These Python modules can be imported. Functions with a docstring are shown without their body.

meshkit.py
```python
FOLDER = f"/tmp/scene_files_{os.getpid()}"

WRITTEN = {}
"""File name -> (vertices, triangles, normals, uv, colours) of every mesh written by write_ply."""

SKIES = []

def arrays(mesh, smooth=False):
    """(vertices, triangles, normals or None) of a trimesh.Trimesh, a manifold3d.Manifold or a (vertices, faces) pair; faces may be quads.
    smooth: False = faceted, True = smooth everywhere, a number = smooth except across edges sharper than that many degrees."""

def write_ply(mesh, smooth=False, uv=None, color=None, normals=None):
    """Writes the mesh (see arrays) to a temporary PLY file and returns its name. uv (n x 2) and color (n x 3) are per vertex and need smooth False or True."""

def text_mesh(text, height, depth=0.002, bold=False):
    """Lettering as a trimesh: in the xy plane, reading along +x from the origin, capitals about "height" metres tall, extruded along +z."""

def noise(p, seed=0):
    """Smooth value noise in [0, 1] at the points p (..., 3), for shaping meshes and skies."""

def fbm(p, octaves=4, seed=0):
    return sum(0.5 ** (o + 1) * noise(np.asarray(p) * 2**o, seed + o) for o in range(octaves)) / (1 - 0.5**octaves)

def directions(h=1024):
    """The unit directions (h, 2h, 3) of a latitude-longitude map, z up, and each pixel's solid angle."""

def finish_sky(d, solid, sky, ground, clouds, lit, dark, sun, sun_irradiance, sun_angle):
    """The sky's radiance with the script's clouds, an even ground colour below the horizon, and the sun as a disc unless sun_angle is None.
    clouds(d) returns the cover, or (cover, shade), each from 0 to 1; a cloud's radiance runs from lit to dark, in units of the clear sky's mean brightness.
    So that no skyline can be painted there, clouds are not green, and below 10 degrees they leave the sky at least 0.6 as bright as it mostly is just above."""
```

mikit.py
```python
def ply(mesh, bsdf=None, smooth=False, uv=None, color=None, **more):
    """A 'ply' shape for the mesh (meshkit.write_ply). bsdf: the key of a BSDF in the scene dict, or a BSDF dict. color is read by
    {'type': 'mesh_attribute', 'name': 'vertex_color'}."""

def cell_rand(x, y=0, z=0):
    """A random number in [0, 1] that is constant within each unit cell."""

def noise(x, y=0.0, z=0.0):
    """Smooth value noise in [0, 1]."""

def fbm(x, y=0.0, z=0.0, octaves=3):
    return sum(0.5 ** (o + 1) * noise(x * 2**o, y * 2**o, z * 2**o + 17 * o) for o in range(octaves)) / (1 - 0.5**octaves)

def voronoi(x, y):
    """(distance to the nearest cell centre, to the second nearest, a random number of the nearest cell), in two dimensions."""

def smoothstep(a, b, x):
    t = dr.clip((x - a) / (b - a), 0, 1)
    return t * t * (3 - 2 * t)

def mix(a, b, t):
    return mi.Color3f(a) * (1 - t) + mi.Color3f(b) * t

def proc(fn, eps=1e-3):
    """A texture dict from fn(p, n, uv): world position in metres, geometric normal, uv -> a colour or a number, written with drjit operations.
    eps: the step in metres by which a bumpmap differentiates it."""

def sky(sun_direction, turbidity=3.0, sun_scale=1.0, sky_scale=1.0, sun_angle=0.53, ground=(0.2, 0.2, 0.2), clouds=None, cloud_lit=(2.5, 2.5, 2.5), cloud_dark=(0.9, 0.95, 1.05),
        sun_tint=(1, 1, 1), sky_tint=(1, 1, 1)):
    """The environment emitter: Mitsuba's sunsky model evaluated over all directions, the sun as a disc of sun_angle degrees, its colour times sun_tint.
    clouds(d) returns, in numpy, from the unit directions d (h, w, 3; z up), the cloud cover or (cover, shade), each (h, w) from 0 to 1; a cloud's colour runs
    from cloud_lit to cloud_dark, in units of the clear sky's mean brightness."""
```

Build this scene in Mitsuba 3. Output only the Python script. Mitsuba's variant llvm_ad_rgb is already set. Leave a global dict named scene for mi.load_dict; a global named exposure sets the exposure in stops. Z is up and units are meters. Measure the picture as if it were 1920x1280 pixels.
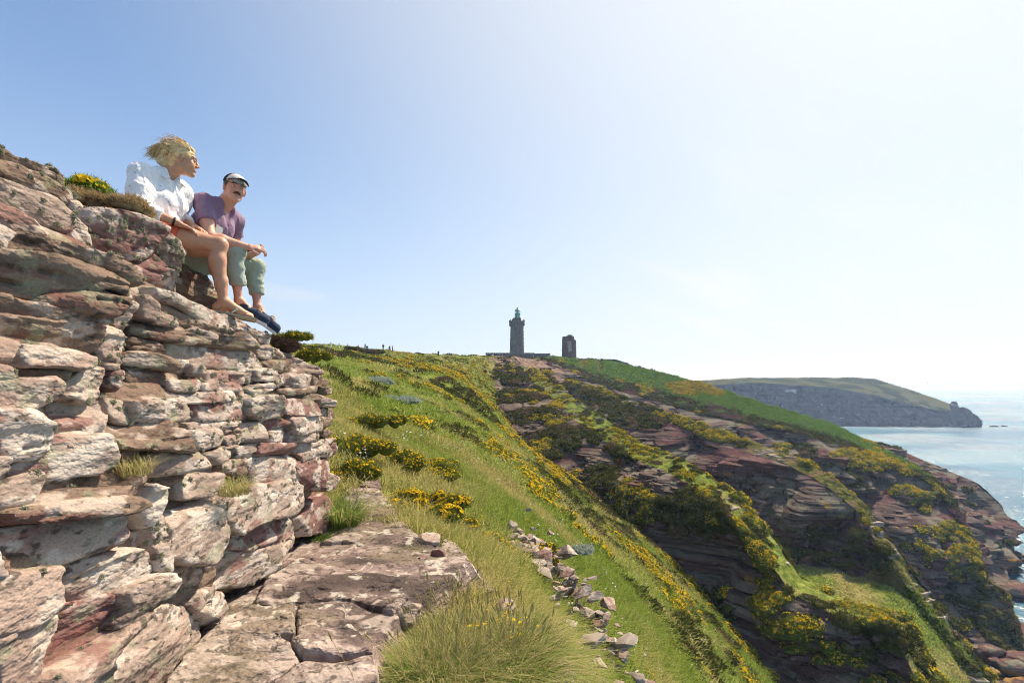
import math, numpy as np, trimesh, mitsuba as mi, drjit as dr, mikit, meshkit
from mikit import proc, ply, noise, fbm, voronoi, cell_rand, smoothstep, mix
T = mi.ScalarTransform4f
scene, labels = {}, {}

# ------------------------------------------------------------------ camera, light, exposure
F, U0, V0 = 960.0, 960.0, 716.0            # focal length in photo pixels, principal column, horizon row
SEA = -55.0                                # sea level below the photographer's eye
SUN_AZ, SUN_EL = math.radians(41), math.radians(50)
SUN = [math.sin(SUN_AZ) * math.cos(SUN_EL), math.cos(SUN_AZ) * math.cos(SUN_EL), math.sin(SUN_EL)]
exposure = 1.63
scene['haze_air'] = dict(type='homogeneous', albedo=dict(type='rgb', value=[.95, .95, .95]),
                         sigma_t=dict(type='rgb', value=[.00013, .00018, .00027]), phase=dict(type='hg', g=.3))
scene['camera'] = dict(type='perspective', fov=90.0, fov_axis='x', near_clip=0.05, far_clip=60000.0,
                       principal_point_offset_y=(640 - V0) / 1280.0,
                       to_world=T().look_at(origin=[0, 0, 0], target=[0, 1, 0], up=[0, 0, 1]),
                       medium=dict(type='ref', id='haze_air'))


def veil(d):
    """A thin high veil of cirrus: nearly nothing opposite the sun, denser round it, with drawn-out wisps."""
    c = d @ np.array(SUN)
    x, y = d[..., 0] / (d[..., 2] + .22), d[..., 1] / (d[..., 2] + .22)
    w = meshkit.fbm(np.stack([x * 1.6 + y * 1.1, y * 5 - x * 3.2, x * 0], -1), 5, 3)
    m = meshkit.fbm(np.stack([x * .8, y * .8, x * 0 + 4], -1), 3, 8)
    wisps = np.clip((w - .53) * 4, 0, 1) * np.clip((m - .42) * 4, 0, 1) * .16
    base = .08 + .70 * np.clip((c - .42) / .53, 0, 1) ** 1.6 + .22 * np.clip(c, 0, 1) * np.exp(-np.clip(d[..., 2], 0, 1) / .1)
    low = np.exp(-(d[..., 2] / .26) ** 2)                        # the air whitens towards the horizon
    return np.clip(base + wisps + .5 * low, 0, .92), .42 * low * np.clip(1.1 - c, 0, 1)


scene['sky'] = mikit.sky(SUN, turbidity=3.0, sun_angle=.6, sun_scale=1.85, sky_scale=1.36, sky_tint=(.86, 1.04, 1.13), clouds=veil, cloud_lit=(2.6, 2.6, 2.58))
labels['sky'] = dict(kind='structure')

# ------------------------------------------------------------------ helpers
rng = np.random.default_rng(7)


def P(u, v, Y):
    """The point at depth Y seen at pixel (u, v) of the photograph (used only to measure the place)."""
    return np.array([(u - U0) / F * Y, Y, (V0 - v) / F * Y])


def key(name):
    if name not in scene and not any(k.startswith(name + '__') for k in scene) and name not in labels:
        return name
    i = 1
    while True:
        k = f'{name}_{i:03d}'
        if k not in scene and k not in labels:
            return k
        i += 1


COUNT = {}


def part(parent, name):
    n = COUNT.get((parent, name), 0)
    COUNT[(parent, name)] = n + 1
    return f'{parent}__{name}' + (f'_{n:03d}' if n else '')


def thing(name, label=None, category=None, group=None, kind=None):
    n = COUNT.get(name, 0)
    COUNT[name] = n + 1
    k = name + (f'_{n:03d}' if n else '')
    d = {}
    if label: d['label'] = label
    if category: d['category'] = category
    if group: d['group'] = group
    if kind: d['kind'] = kind
    labels[k] = d
    return k


def put(parent, name, mesh, bsdf, smooth=True, label=None, kind=None, uv=None, **more):
    k = part(parent, name)
    scene[k] = ply(mesh, bsdf, smooth, uv=uv, **more)
    if label or kind:
        labels[k] = {}
        if label: labels[k]['label'] = label
        if kind: labels[k]['kind'] = kind
    return k


def nz(p, f=1.0, o=4, seed=0):
    return meshkit.fbm(np.asarray(p) * f, o, seed) * 2 - 1


def unit(v):
    v = np.asarray(v, float)
    return v / np.maximum(np.linalg.norm(v, axis=-1, keepdims=True), 1e-12)


def grid_mesh(V):
    n, m = V.shape[:2]
    i, j = np.meshgrid(np.arange(n - 1), np.arange(m - 1), indexing='ij')
    a = i * m + j
    q = np.stack([a, a + 1, a + m + 1, a + m], -1).reshape(-1, 4)
    return V.reshape(-1, 3), q


def grid_normals(V):
    return unit(np.cross(np.gradient(V, axis=0), np.gradient(V, axis=1)))


def surface_nets(f, o, h):
    """The zero level of the sampled field f as a triangle mesh; f[i,j,k] stands at o + h*(i,j,k)."""
    s = f < 0
    n = np.array(f.shape)
    cnt = np.zeros(n - 1)
    acc = np.zeros((*(n - 1), 3))
    sl = lambda d: tuple(slice(d[a], n[a] - 1 + d[a]) for a in range(3))
    corner = [np.array(c) for c in np.ndindex(2, 2, 2)]
    for c in corner:
        for a in range(3):
            if c[a] == 0:
                e = c.copy(); e[a] = 1
                f0, f1 = f[sl(c)], f[sl(e)]
                x = s[sl(c)] != s[sl(e)]
                t = np.where(x, f0 / np.where(f0 - f1 == 0, 1, f0 - f1), 0)
                cnt += x
                for b in range(3):
                    acc[..., b] += x * (c[b] + (t if b == a else 0))
    live = cnt > 0
    idx = -np.ones(n - 1, int)
    idx[live] = np.arange(live.sum())
    cell = np.argwhere(live)
    V = (cell + acc[live] / cnt[live][:, None]) * h + o
    faces = []
    for a in range(3):
        b, c = (a + 1) % 3, (a + 2) % 3
        lo = [slice(1, n[k] - 1) for k in range(3)]
        lo[a] = slice(0, n[a] - 1)
        hi = list(lo); hi[a] = slice(1, n[a])
        x = np.argwhere(s[tuple(lo)] != s[tuple(hi)])
        ins = s[tuple(lo)][tuple(x.T)]
        off = np.ones(3, int); off[a] = 0
        p = x + off
        eb, ec = np.eye(3, dtype=int)[b], np.eye(3, dtype=int)[c]
        q = np.stack([idx[tuple((p - eb - ec).T)], idx[tuple((p - ec).T)], idx[tuple(p.T)], idx[tuple((p - eb).T)]], -1)
        q[~ins] = q[~ins][:, ::-1]
        faces.append(q)
    q = np.vstack(faces)
    return V, np.vstack([q[:, [0, 1, 2]], q[:, [0, 2, 3]]])


def instance(group, m):
    return dict(type='instance', to_world=m, shapegroup=dict(type='ref', id=group))


def frame(pos, up=(0, 0, 1), yaw=0.0, s=(1, 1, 1)):
    """A matrix that stands something on pos with its z along up, turned by yaw and scaled."""
    up = unit(up)
    a = unit(np.cross([0, 1, 0] if abs(up[1]) < .95 else [1, 0, 0], up))
    b = np.cross(up, a)
    c, d = math.cos(yaw), math.sin(yaw)
    M = np.eye(4)
    M[:3, 0], M[:3, 1], M[:3, 2], M[:3, 3] = (a * c + b * d) * s[0], (b * c - a * d) * s[1], up * s[2], pos
    return T(M)


def join(*ms):
    V, Fc, o = [], [], 0
    for v, f in ms:
        V.append(v); Fc.append(np.asarray(f) + o); o += len(v)
    return np.vstack(V), np.vstack(Fc)


def tube_mesh(pts, rad, sides=6):
    p = np.asarray(pts, float); n = len(p)
    t = unit(np.gradient(p, axis=0)); a = unit(np.cross(t, [.3, .2, .93])); b = np.cross(t, a)
    an = np.arange(sides) * 2 * np.pi / sides
    r = np.broadcast_to(rad, (n,))
    V = (p[:, None] + r[:, None, None] * (np.cos(an)[None, :, None] * a[:, None] + np.sin(an)[None, :, None] * b[:, None])).reshape(-1, 3)
    i, j = np.meshgrid(np.arange(n - 1), np.arange(sides), indexing='ij')
    q = np.stack([i * sides + j, i * sides + (j + 1) % sides, (i + 1) * sides + (j + 1) % sides, (i + 1) * sides + j], -1).reshape(-1, 4)
    caps = np.array([[0, k + 1, k] for k in range(1, sides - 1)] + [[(n - 1) * sides, (n - 1) * sides + k, (n - 1) * sides + k + 1] for k in range(1, sides - 1)])
    return V, np.vstack([q[:, [0, 1, 2]], q[:, [0, 2, 3]], caps])



# ------------------------------------------------------------------ materials
def C(r, g, b): return mi.Color3f(r, g, b)
def bs(name, d): scene[name] = d
def two(d): return dict(type='twosided', bsdf=d)
def rgb(*c): return dict(type='rgb', value=list(c))
def plastic(name, c, rough=.6, spec=.3, metallic=0.0):
    bs(name, two(dict(type='principled', base_color=rgb(*c) if not isinstance(c, dict) else c, roughness=rough, specular=spec, metallic=metallic)))
def diffuse(name, fn, bump=None, scale=0.0, eps=2e-3):
    d = dict(type='diffuse', reflectance=proc(fn))
    if bump is not None:
        d = dict(type='bumpmap', arbitrary=proc(bump, eps), scale=scale, bsdf=d)
    bs(name, two(d))


def rock_fn(a, b, red, white, wl, rl=.6):
    """Bedded sandstone: two tones in beds, iron-red flakes, crusts of pale lichen, black and grey-green specks."""
    def fn(p, n, uv):
        w = fbm(p.x * 2.3, p.y * 2.3, p.z * 4, 3)
        band = fbm(p.x * 1.5 + w, p.y * 1.5, p.z * 30 + w * 7, 3)
        c = mix(a, b, smoothstep(.3, .7, band * .55 + w * .45))
        r = fbm(p.x * 3.1 + 9, p.y * 3.1, p.z * 6, 5)
        c = mix(c, red, smoothstep(rl, rl + .06, r) * .75)
        l = fbm(p.x * 7 + 31, p.y * 7, p.z * 9, 5)
        c = mix(c, white, smoothstep(wl - .04, wl + .07, l) * .72)
        s = fbm(p.x * 26, p.y * 26, p.z * 40 + 5, 4) * .6 + fbm(p.x * 5, p.y * 5, p.z * 7 + 9, 3) * .4
        c = mix(c, C(.06, .055, .045), smoothstep(.55, .66, s) * .8)
        g = fbm(p.x * 11 + 3, p.y * 11, p.z * 11, 4)
        c = mix(c, C(.24, .25, .17), smoothstep(.60, .70, g) * .55)
        return c * (.78 + .44 * noise(p.x * 150, p.y * 150, p.z * 150))
    return fn


def rock_bump(p, n, uv):
    return fbm(p.x * 16, p.y * 16, p.z * 48, 4) * .8 + fbm(p.x * 70, p.y * 70, p.z * 90, 3) * .5


for nm, a, b, red, white, wl in (
        ('rock_pink', (.235, .17, .145), (.35, .27, .23), (.215, .12, .105), (.50, .44, .38), .545),
        ('rock_brown', (.135, .097, .078), (.245, .182, .14), (.18, .095, .08), (.46, .39, .335), .585),
        ('rock_maroon', (.145, .08, .075), (.25, .155, .14), (.20, .095, .085), (.47, .42, .375), .52),
        ('rock_grey', (.22, .17, .145), (.39, .32, .275), (.24, .13, .115), (.52, .475, .425), .525)):
    diffuse(nm, rock_fn(C(*a), C(*b), C(*red), C(*white), wl), rock_bump, .014)


def slab_fn(p, n, uv):
    w = fbm(p.x * 1.5, p.y * 1.5, 2, 3)
    g = fbm(p.x * 2.2 + w * 2, p.y * 3.4, p.z * 6, 4)
    c = mix(C(.085, .068, .064), C(.235, .178, .162), smoothstep(.34, .62, g))
    t = fbm(p.x * 2.3 + 5, p.y * 3.8 + w * 3, 7, 5)
    c = mix(c, C(.22, .185, .135), smoothstep(.56, .70, fbm(p.x * 1.3 + 8, p.y * 1.3, 1, 3)) * .6)
    edge = 1 - dr.abs(t - .47) / .02
    c = mix(c, C(.52, .45, .40), dr.clip(edge, 0, 1) * smoothstep(.4, .6, g) * .75)
    c = mix(c, C(.46, .39, .345), smoothstep(.56, .62, t) * .6 * smoothstep(.3, .6, fbm(p.x * 8, p.y * 12, 4, 4)))
    s = fbm(p.x * 10, p.y * 10, 3, 4)
    c = mix(c, C(.47, .44, .38), smoothstep(.66, .76, s) * .8)
    c = mix(c, C(.05, .045, .04), smoothstep(.60, .72, fbm(p.x * 24, p.y * 24, 9, 4)) * .7)
    return c * (.8 + .4 * noise(p.x * 130, p.y * 130, p.z * 130))


diffuse('slab_stone', slab_fn, lambda p, n, uv: fbm(p.x * 9, p.y * 14, p.z * 60, 5) + .5 * fbm(p.x * 40, p.y * 40, p.z * 40, 3), .035)


def cliff_fn(p, n, uv):
    w = fbm(p.x * .25, p.y * .25, p.z * .25, 3)
    band = fbm(p.x * .12 + w, p.y * .12, p.z * 2.6 + w * 3, 4)
    c = mix(C(.065, .047, .042), C(.15, .118, .10), smoothstep(.35, .65, band))
    c = mix(c, C(.125, .066, .062), smoothstep(.50, .62, fbm(p.x * .13 + 3, p.y * .13, p.z * .5, 4)) * .75)
    c = mix(c, C(.19, .18, .14), smoothstep(.56, .68, fbm(p.x * .6 + 7, p.y * .6, p.z * 1.2, 4)) * .7)
    c = mix(c, C(.28, .17, .04), smoothstep(.68, .74, fbm(p.x * .3 + 70, p.y * .3, p.z * .6, 4)) * .7)
    return c * (.75 + .5 * noise(p.x * 5, p.y * 5, p.z * 12))


def cliff2_fn(p, n, uv):
    w = fbm(p.x * .2, p.y * .2, p.z * .2, 3)
    band = fbm(p.x * .1 + w, p.y * .1, p.z * 2.2 + w * 3, 4)
    c = mix(C(.062, .043, .040), C(.145, .112, .10), smoothstep(.33, .67, band))
    c = mix(c, C(.115, .058, .06), smoothstep(.50, .6, fbm(p.x * .09 + 3, p.y * .09, p.z * .3, 4)) * .75)
    c = mix(c, C(.17, .165, .125), smoothstep(.50, .64, fbm(p.x * .16 + 7, p.y * .16, p.z * .3 + 4, 5)) * .75)
    c = mix(c, C(.03, .028, .026), smoothstep(.64, .74, fbm(p.x * 1.3, p.y * 1.3, p.z * .5, 4)) * .8)
    c = mix(c, C(.33, .20, .05), smoothstep(.70, .76, fbm(p.x * .25 + 70, p.y * .25, p.z * .5, 4)) * .7)
    return c * (.75 + .5 * noise(p.x * 4, p.y * 4, p.z * 10))


diffuse('cliff_red', cliff2_fn, lambda p, n, uv: fbm(p.x * .7, p.y * .7, p.z * 2.6, 5), .5, .06)
diffuse('cliff_pale', lambda p, n, uv: mix(C(.20, .16, .135), C(.40, .35, .30), fbm(p.x * .9, p.y * .9, p.z * 3, 4)) * (.75 + .5 * noise(p.x * 7, p.y * 7, p.z * 16)))
diffuse('cliff_rock', cliff_fn, lambda p, n, uv: fbm(p.x * .9, p.y * .9, p.z * 3.5, 5), .35, .05)


def headland_fn(p, n, uv):
    band = fbm(p.x * .01, p.y * .01, p.z * .35, 4)
    st = fbm(p.x * .08, p.y * .08, p.z * .012, 4)
    c = mix(C(.022, .022, .026), C(.052, .048, .05), smoothstep(.35, .65, band * .55 + st * .45))
    g = fbm(p.x * .05 + 4, p.y * .05, p.z * .09, 4)
    c = mix(c, C(.40, .38, .37), smoothstep(.74, .78, g))
    return c


diffuse('headland_rock', headland_fn, lambda p, n, uv: fbm(p.x * .12, p.y * .12, p.z * .2, 5), 1.0, .3)


def heath_fn(p, n, uv):
    a = fbm(p.x * .35, p.y * .35, p.z * .35, 4)
    b = fbm(p.x * 1.7 + 5, p.y * 1.7, p.z * 1.7, 4)
    c = mix(C(.045, .055, .016), C(.125, .125, .04), smoothstep(.35, .62, b))
    c = mix(c, C(.20, .165, .075), smoothstep(.52, .64, a) * .75)
    c = mix(c, C(.15, .10, .065), smoothstep(.60, .7, fbm(p.x * .8 + 20, p.y * .8, p.z * .8, 4)))
    return c * (.65 + .7 * noise(p.x * 11, p.y * 11, p.z * 11))


diffuse('heath', heath_fn, lambda p, n, uv: fbm(p.x * 1.6, p.y * 1.6, p.z * 1.6, 5), .5, .03)


def turf_fn(p, n, uv):
    a = fbm(p.x * .22, p.y * .22, p.z * .22, 4)
    b = fbm(p.x * 2.5 + 5, p.y * 2.5, p.z * 2.5, 4)
    c = mix(C(.11, .15, .03), C(.225, .26, .062), smoothstep(.35, .65, b))
    c = mix(c, C(.28, .23, .10), smoothstep(.52, .66, a) * .6)
    return c * (.6 + .8 * noise(p.x * 17, p.y * 17, p.z * 17))


diffuse('turf', turf_fn, lambda p, n, uv: fbm(p.x * 3, p.y * 3, p.z * 3, 5), .25, .02)
diffuse('far_heath', lambda p, n, uv: mix(C(.026, .034, .013), C(.075, .075, .03), smoothstep(.38, .62, fbm(p.x * .05, p.y * .05, p.z * .1, 5))),
        lambda p, n, uv: fbm(p.x * .15, p.y * .15, p.z * .15, 4), 2.0, .3)
diffuse('earth', lambda p, n, uv: mix(C(.13, .092, .072), C(.25, .185, .15), smoothstep(.35, .65, fbm(p.x * 1.2, p.y * .7, p.z, 5))),
        lambda p, n, uv: fbm(p.x * 2, p.y * 2, p.z * 2, 4), .2, .02)
diffuse('far_land', lambda p, n, uv: mix(C(.05, .065, .05), C(.12, .12, .08), smoothstep(.4, .6, fbm(p.x * .004, p.y * .004, p.z * .03, 4))))


def sea_bump(p, n, uv):
    return fbm(p.x * .055 + p.y * .02, p.y * .085 - p.x * .03, 1, 3) * 1.6 + fbm(p.x * .4, p.y * .55, 3, 4) * .6


def sea_fn(p, n, uv):
    s = fbm(p.x * .012, p.y * .02, 5, 4)
    c = mix(C(.004, .075, .14), C(.008, .11, .18), smoothstep(.4, .6, s))
    return c


def sea_rough(p, n, uv): return .20 + .12 * smoothstep(.35, .65, fbm(p.x * .006 + 3, p.y * .016, 2, 5))


bs('sea_water', two(dict(type='bumpmap', arbitrary=proc(sea_bump, .15), scale=1.0,
    bsdf=dict(type='principled', base_color=proc(sea_fn), roughness=proc(sea_rough), specular=.5))))

# ------------------------------------------------------------------ the land: measured break lines, lofted
def L(*pts): return np.array(pts, float)
A0 = L((300, 632, 140), (420, 645, 60), (480, 690, 28), (510, 740, 17), (520, 800, 11.5), (520, 880, 8), (500, 980, 6), (470, 1080, 4.6), (440, 1200, 3.6), (400, 1330, 3))
A1 = L((590, 642, 130), (592, 660, 60), (596, 690, 30), (600, 730, 18), (605, 790, 12), (610, 870, 8.7), (605, 960, 6.4), (590, 1060, 4.9), (600, 1200, 3.4), (620, 1330, 2.7))
A2 = L((690, 651, 138), (690, 668, 90), (692, 690, 55), (695, 720, 33), (700, 760, 21), (700, 810, 14.5), (702, 860, 10.9), (712, 915, 8.2), (770, 1010, 5.6), (860, 1140, 3.95), (910, 1330, 2.9))
A3 = L((800, 656, 150), (800, 675, 105), (800, 700, 72), (800, 740, 44), (805, 790, 27), (815, 850, 17), (835, 920, 11), (870, 1000, 7.4), (925, 1090, 5.3), (1000, 1210, 4.1), (1060, 1330, 3.5))
A4 = L((870, 660, 160), (868, 680, 118), (860, 710, 88), (880, 760, 58), (910, 820, 38), (950, 890, 25.5), (1000, 970, 17.5), (1060, 1060, 13), (1130, 1170, 10), (1210, 1330, 7.8))
A5 = L((900, 662, 165), (902, 688, 130), (890, 722, 112), (920, 770, 86), (965, 830, 62), (1030, 900, 47), (1110, 985, 37), (1190, 1080, 29.5), (1270, 1190, 24), (1350, 1330, 20))
AG = L((930, 665, 170), (922, 698, 140), (930, 752, 114), (965, 812, 98), (1000, 850, 87), (1120, 940, 70), (1250, 1050, 58), (1350, 1160, 50), (1440, 1280, 44), (1520, 1400, 40))
B1 = L((960, 667, 173), (975, 682, 160), (1000, 695, 145), (1060, 735, 118), (1110, 770, 102), (1200, 830, 82), (1290, 868, 68), (1390, 938, 58), (1470, 1035, 52), (1500, 1085, 50), (1610, 1138, 46), (1700, 1155, 44), (1735, 1240, 42), (1790, 1340, 40))
BC = L((985, 671, 182), (1010, 697, 160), (1060, 745, 138), (1110, 805, 118), (1200, 870, 103), (1290, 930, 92), (1390, 1010, 82), (1470, 1090, 75), (1560, 1150, 68), (1680, 1210, 62), (1760, 1300, 57), (1820, 1400, 54))
C0 = L((990, 672, 190), (1020, 700, 172), (1060, 740, 155), (1110, 795, 130), (1200, 855, 115), (1290, 910, 103), (1390, 985, 92), (1470, 1058, 84.5), (1502, 1064, 82.5), (1613, 1083, 78.5), (1668, 1092, 76.3), (1720, 1130, 72.5), (1790, 1220, 67), (1855, 1330, 62))
C1 = L((1000, 673, 205), (1035, 697, 185), (1130, 730, 158), (1200, 756, 140), (1300, 789, 122), (1400, 827, 108), (1480, 850, 98), (1560, 893, 90), (1625, 945, 85), (1655, 1000, 81), (1672, 1015, 79.5), (1720, 1086, 75), (1778, 1154, 70.5), (1850, 1260, 65), (1890, 1340, 62))
CD = L((1010, 674, 222), (1050, 705, 205), (1130, 760, 190), (1200, 785, 175), (1300, 825, 160), (1400, 865, 148), (1480, 895, 140), (1570, 945, 130), (1650, 1035, 118), (1720, 1125, 110), (1778, 1195, 104), (1850, 1300, 97), (1900, 1380, 92))
D1 = L((1020, 673, 235), (1060, 695, 222), (1130, 722, 208), (1200, 743, 196), (1308, 773, 180), (1400, 794, 168), (1487, 812, 157), (1584, 836, 147), (1681, 876, 138), (1734, 900, 133.5), (1776, 938, 128), (1809, 993, 122), (1824, 1042, 117.5), (1848, 1098, 111.5), (1880, 1112, 109), (1905, 1190, 103.5), (1905, 1290, 98))
D2 = L((1030, 670, 250), (1080, 674, 252), (1160, 682, 240), (1240, 700, 222), (1300, 716, 205), (1400, 748, 190), (1500, 780, 174), (1584, 808, 162), (1690, 860, 146), (1738, 890, 139), (1780, 930, 132), (1813, 988, 125), (1828, 1038, 120), (1852, 1096, 113), (1886, 1110, 110.5), (1910, 1193, 104.5), (1910, 1295, 99))
DE = L((1060, 676, 262), (1170, 690, 250), (1250, 712, 235), (1310, 730, 220), (1400, 766, 207), (1500, 800, 192), (1600, 838, 180), (1700, 885, 166), (1750, 915, 158), (1790, 960, 150), (1820, 1020, 143), (1850, 1080, 137), (1890, 1120, 133), (1910, 1200, 125), (1930, 1300, 118))
E1 = L((1090, 676, 278), (1180, 686, 262), (1260, 706, 250), (1320, 724, 240), (1410, 757, 225), (1510, 791, 210), (1600, 818, 200), (1640, 827, 194), (1671, 836, 190), (1744, 868, 181), (1826, 902, 172), (1880, 950, 164), (1899, 1018, 157), (1904, 1076, 151), (1910, 1120, 147))


for _l in (A0, A1, A2, A3, A4, A5, AG): _l[:, 1] += 6.5 * np.clip((_l[:, 2] - 60) / 60, 0, 1)


def resample(line, n):
    d = np.hypot(*np.diff(line[:, :2], axis=0).T) + 12
    s = np.concatenate([[0], np.cumsum(d)]) / d.sum()
    t = np.linspace(0, 1, n)
    q = np.stack([np.interp(t, s, line[:, k]) for k in range(3)], 1)
    k = max(3, n // 60) | 1                                   # round the corners of the polyline a little
    pad = np.pad(q, ((k // 2, k // 2), (0, 0)), 'edge')
    q = np.stack([np.convolve(pad[:, c], np.ones(k) / k, 'valid') for c in range(3)], 1)
    return np.array([P(*r) for r in q])


def loft(lines, ns, nt, ease=None):
    R = [resample(l, ns) if l.shape[0] != ns else l for l in lines]
    rows = []
    for i in range(len(R) - 1):
        t = np.linspace(0, 1, nt[i] + 1)[: None if i == len(R) - 2 else -1]
        for x in t:
            rows.append(R[i] * (1 - x) + R[i + 1] * x)
    return np.stack(rows, 1)


def rough(V, amp, f, o=4, seed=0, ampfn=None, zmul=1.0):
    N = grid_normals(V)
    N *= np.sign(N[..., 2:]) + (N[..., 2:] == 0)
    Q = V * np.array([1, 1, zmul])
    a = nz(Q, f, o, seed) * amp
    if ampfn is not None: a = a * ampfn
    return V + N * a[..., None]


def dist(V): return np.linalg.norm(V, axis=-1)


def ledges(V, out, th, amp, seed, bul=0.0, wid=12.0):
    """Pushes a rock face out and in along its horizontal normal by beds of thickness th and by vertical joints."""
    N = grid_normals(V); N[..., 2] = 0; N = unit(N)
    N *= np.sign((N * out).sum(-1, keepdims=True))
    w = nz(V, .04, 2, seed) * .8
    bed = np.floor((V[..., 2] + w) / th)
    frac = (V[..., 2] + w) / th - bed
    h = np.sin(bed * 12.9898 + seed) * 43758.5453
    h = h - np.floor(h)
    j = nz(V * np.array([1, 1, .35]), .33, 3, seed + 3)
    big = nz(V * np.array([1, 1, .25]), .1, 3, seed + 5)
    d = (h - .5) * amp * (.5 + .5 * np.clip(j + .5, 0, 1)) - np.clip(1 - frac / .2, 0, 1) * amp * .35 + j * amp * .9 + big * amp * 3.4 - np.clip(.16 - np.abs(nz(V * np.array([1, 1, .12]), .16, 2, seed + 8)), 0, 1) * amp * 9
    if bul:                                                     # buttresses between gullies
        mid = V[:, V.shape[1] // 2]
        arc = np.concatenate([[0], np.cumsum(np.linalg.norm(np.diff(mid, axis=0), axis=1))])
        t = np.linspace(0, 1, V.shape[1])
        q = arc[:, None] / wid + .35 * nz(V, .06, 2, seed + 11)
        r = np.abs(nz(np.stack([q, q * 0 + seed, q * 0], -1), 1, 2, seed + 12)) ** .55
        r2 = np.abs(nz(np.stack([q * 3.1, q * 0 + seed, V[..., 2] * .05], -1), 1, 2, seed + 13)) ** .6
        d = d + bul * (r * 1.5 - .7 + r2 * .4) * np.sin(np.pi * np.clip(t * 1.02, 0, 1))[None] ** .6
    edge = np.minimum(np.linspace(0, 1, V.shape[1]), np.linspace(1, 0, V.shape[1])) * 6
    return V + N * (d * np.clip(edge, 0, 1)[None, :])[..., None]


def nearer(line, du, dv, k):
    q = line.copy(); w = np.clip(np.arange(len(q)) / 4, .15, 1)
    q[:, 0] += du * w; q[:, 1] += dv * w; q[:, 2] *= 1 - (1 - k) * w
    return q


B1f, C1f = nearer(B1, -24, 24, .94), nearer(C1, -14, 15, .98)
land = {}
Va = loft([A0, A1, A2, A3, A4, A5, AG], 420, [12, 34, 40, 46, 46, 46])
da = dist(Va)
land['slope'] = rough(rough(Va, 1.0, .12, 4, 1, np.clip(da / 60, .02, 1)), .28, .7, 3, 2, np.clip(da / 25, .12, 1))
land['ridge_face'] = ledges(loft([AG, B1f], 420, [64]), np.array([-.8, -.6, 0]), .9, 1.2, 1)
land['ridge_crest'] = rough(loft([B1f, B1], 420, [10]), .35, .4, 4, 21)
Vb = loft([B1, BC], 300, [30]); land['ridge_back'] = rough(Vb, .8, .15, 4, 4)
Vc = loft([BC, C0], 300, [24]); land['hollow'] = rough(Vc, .8, .2, 4, 5)
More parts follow.
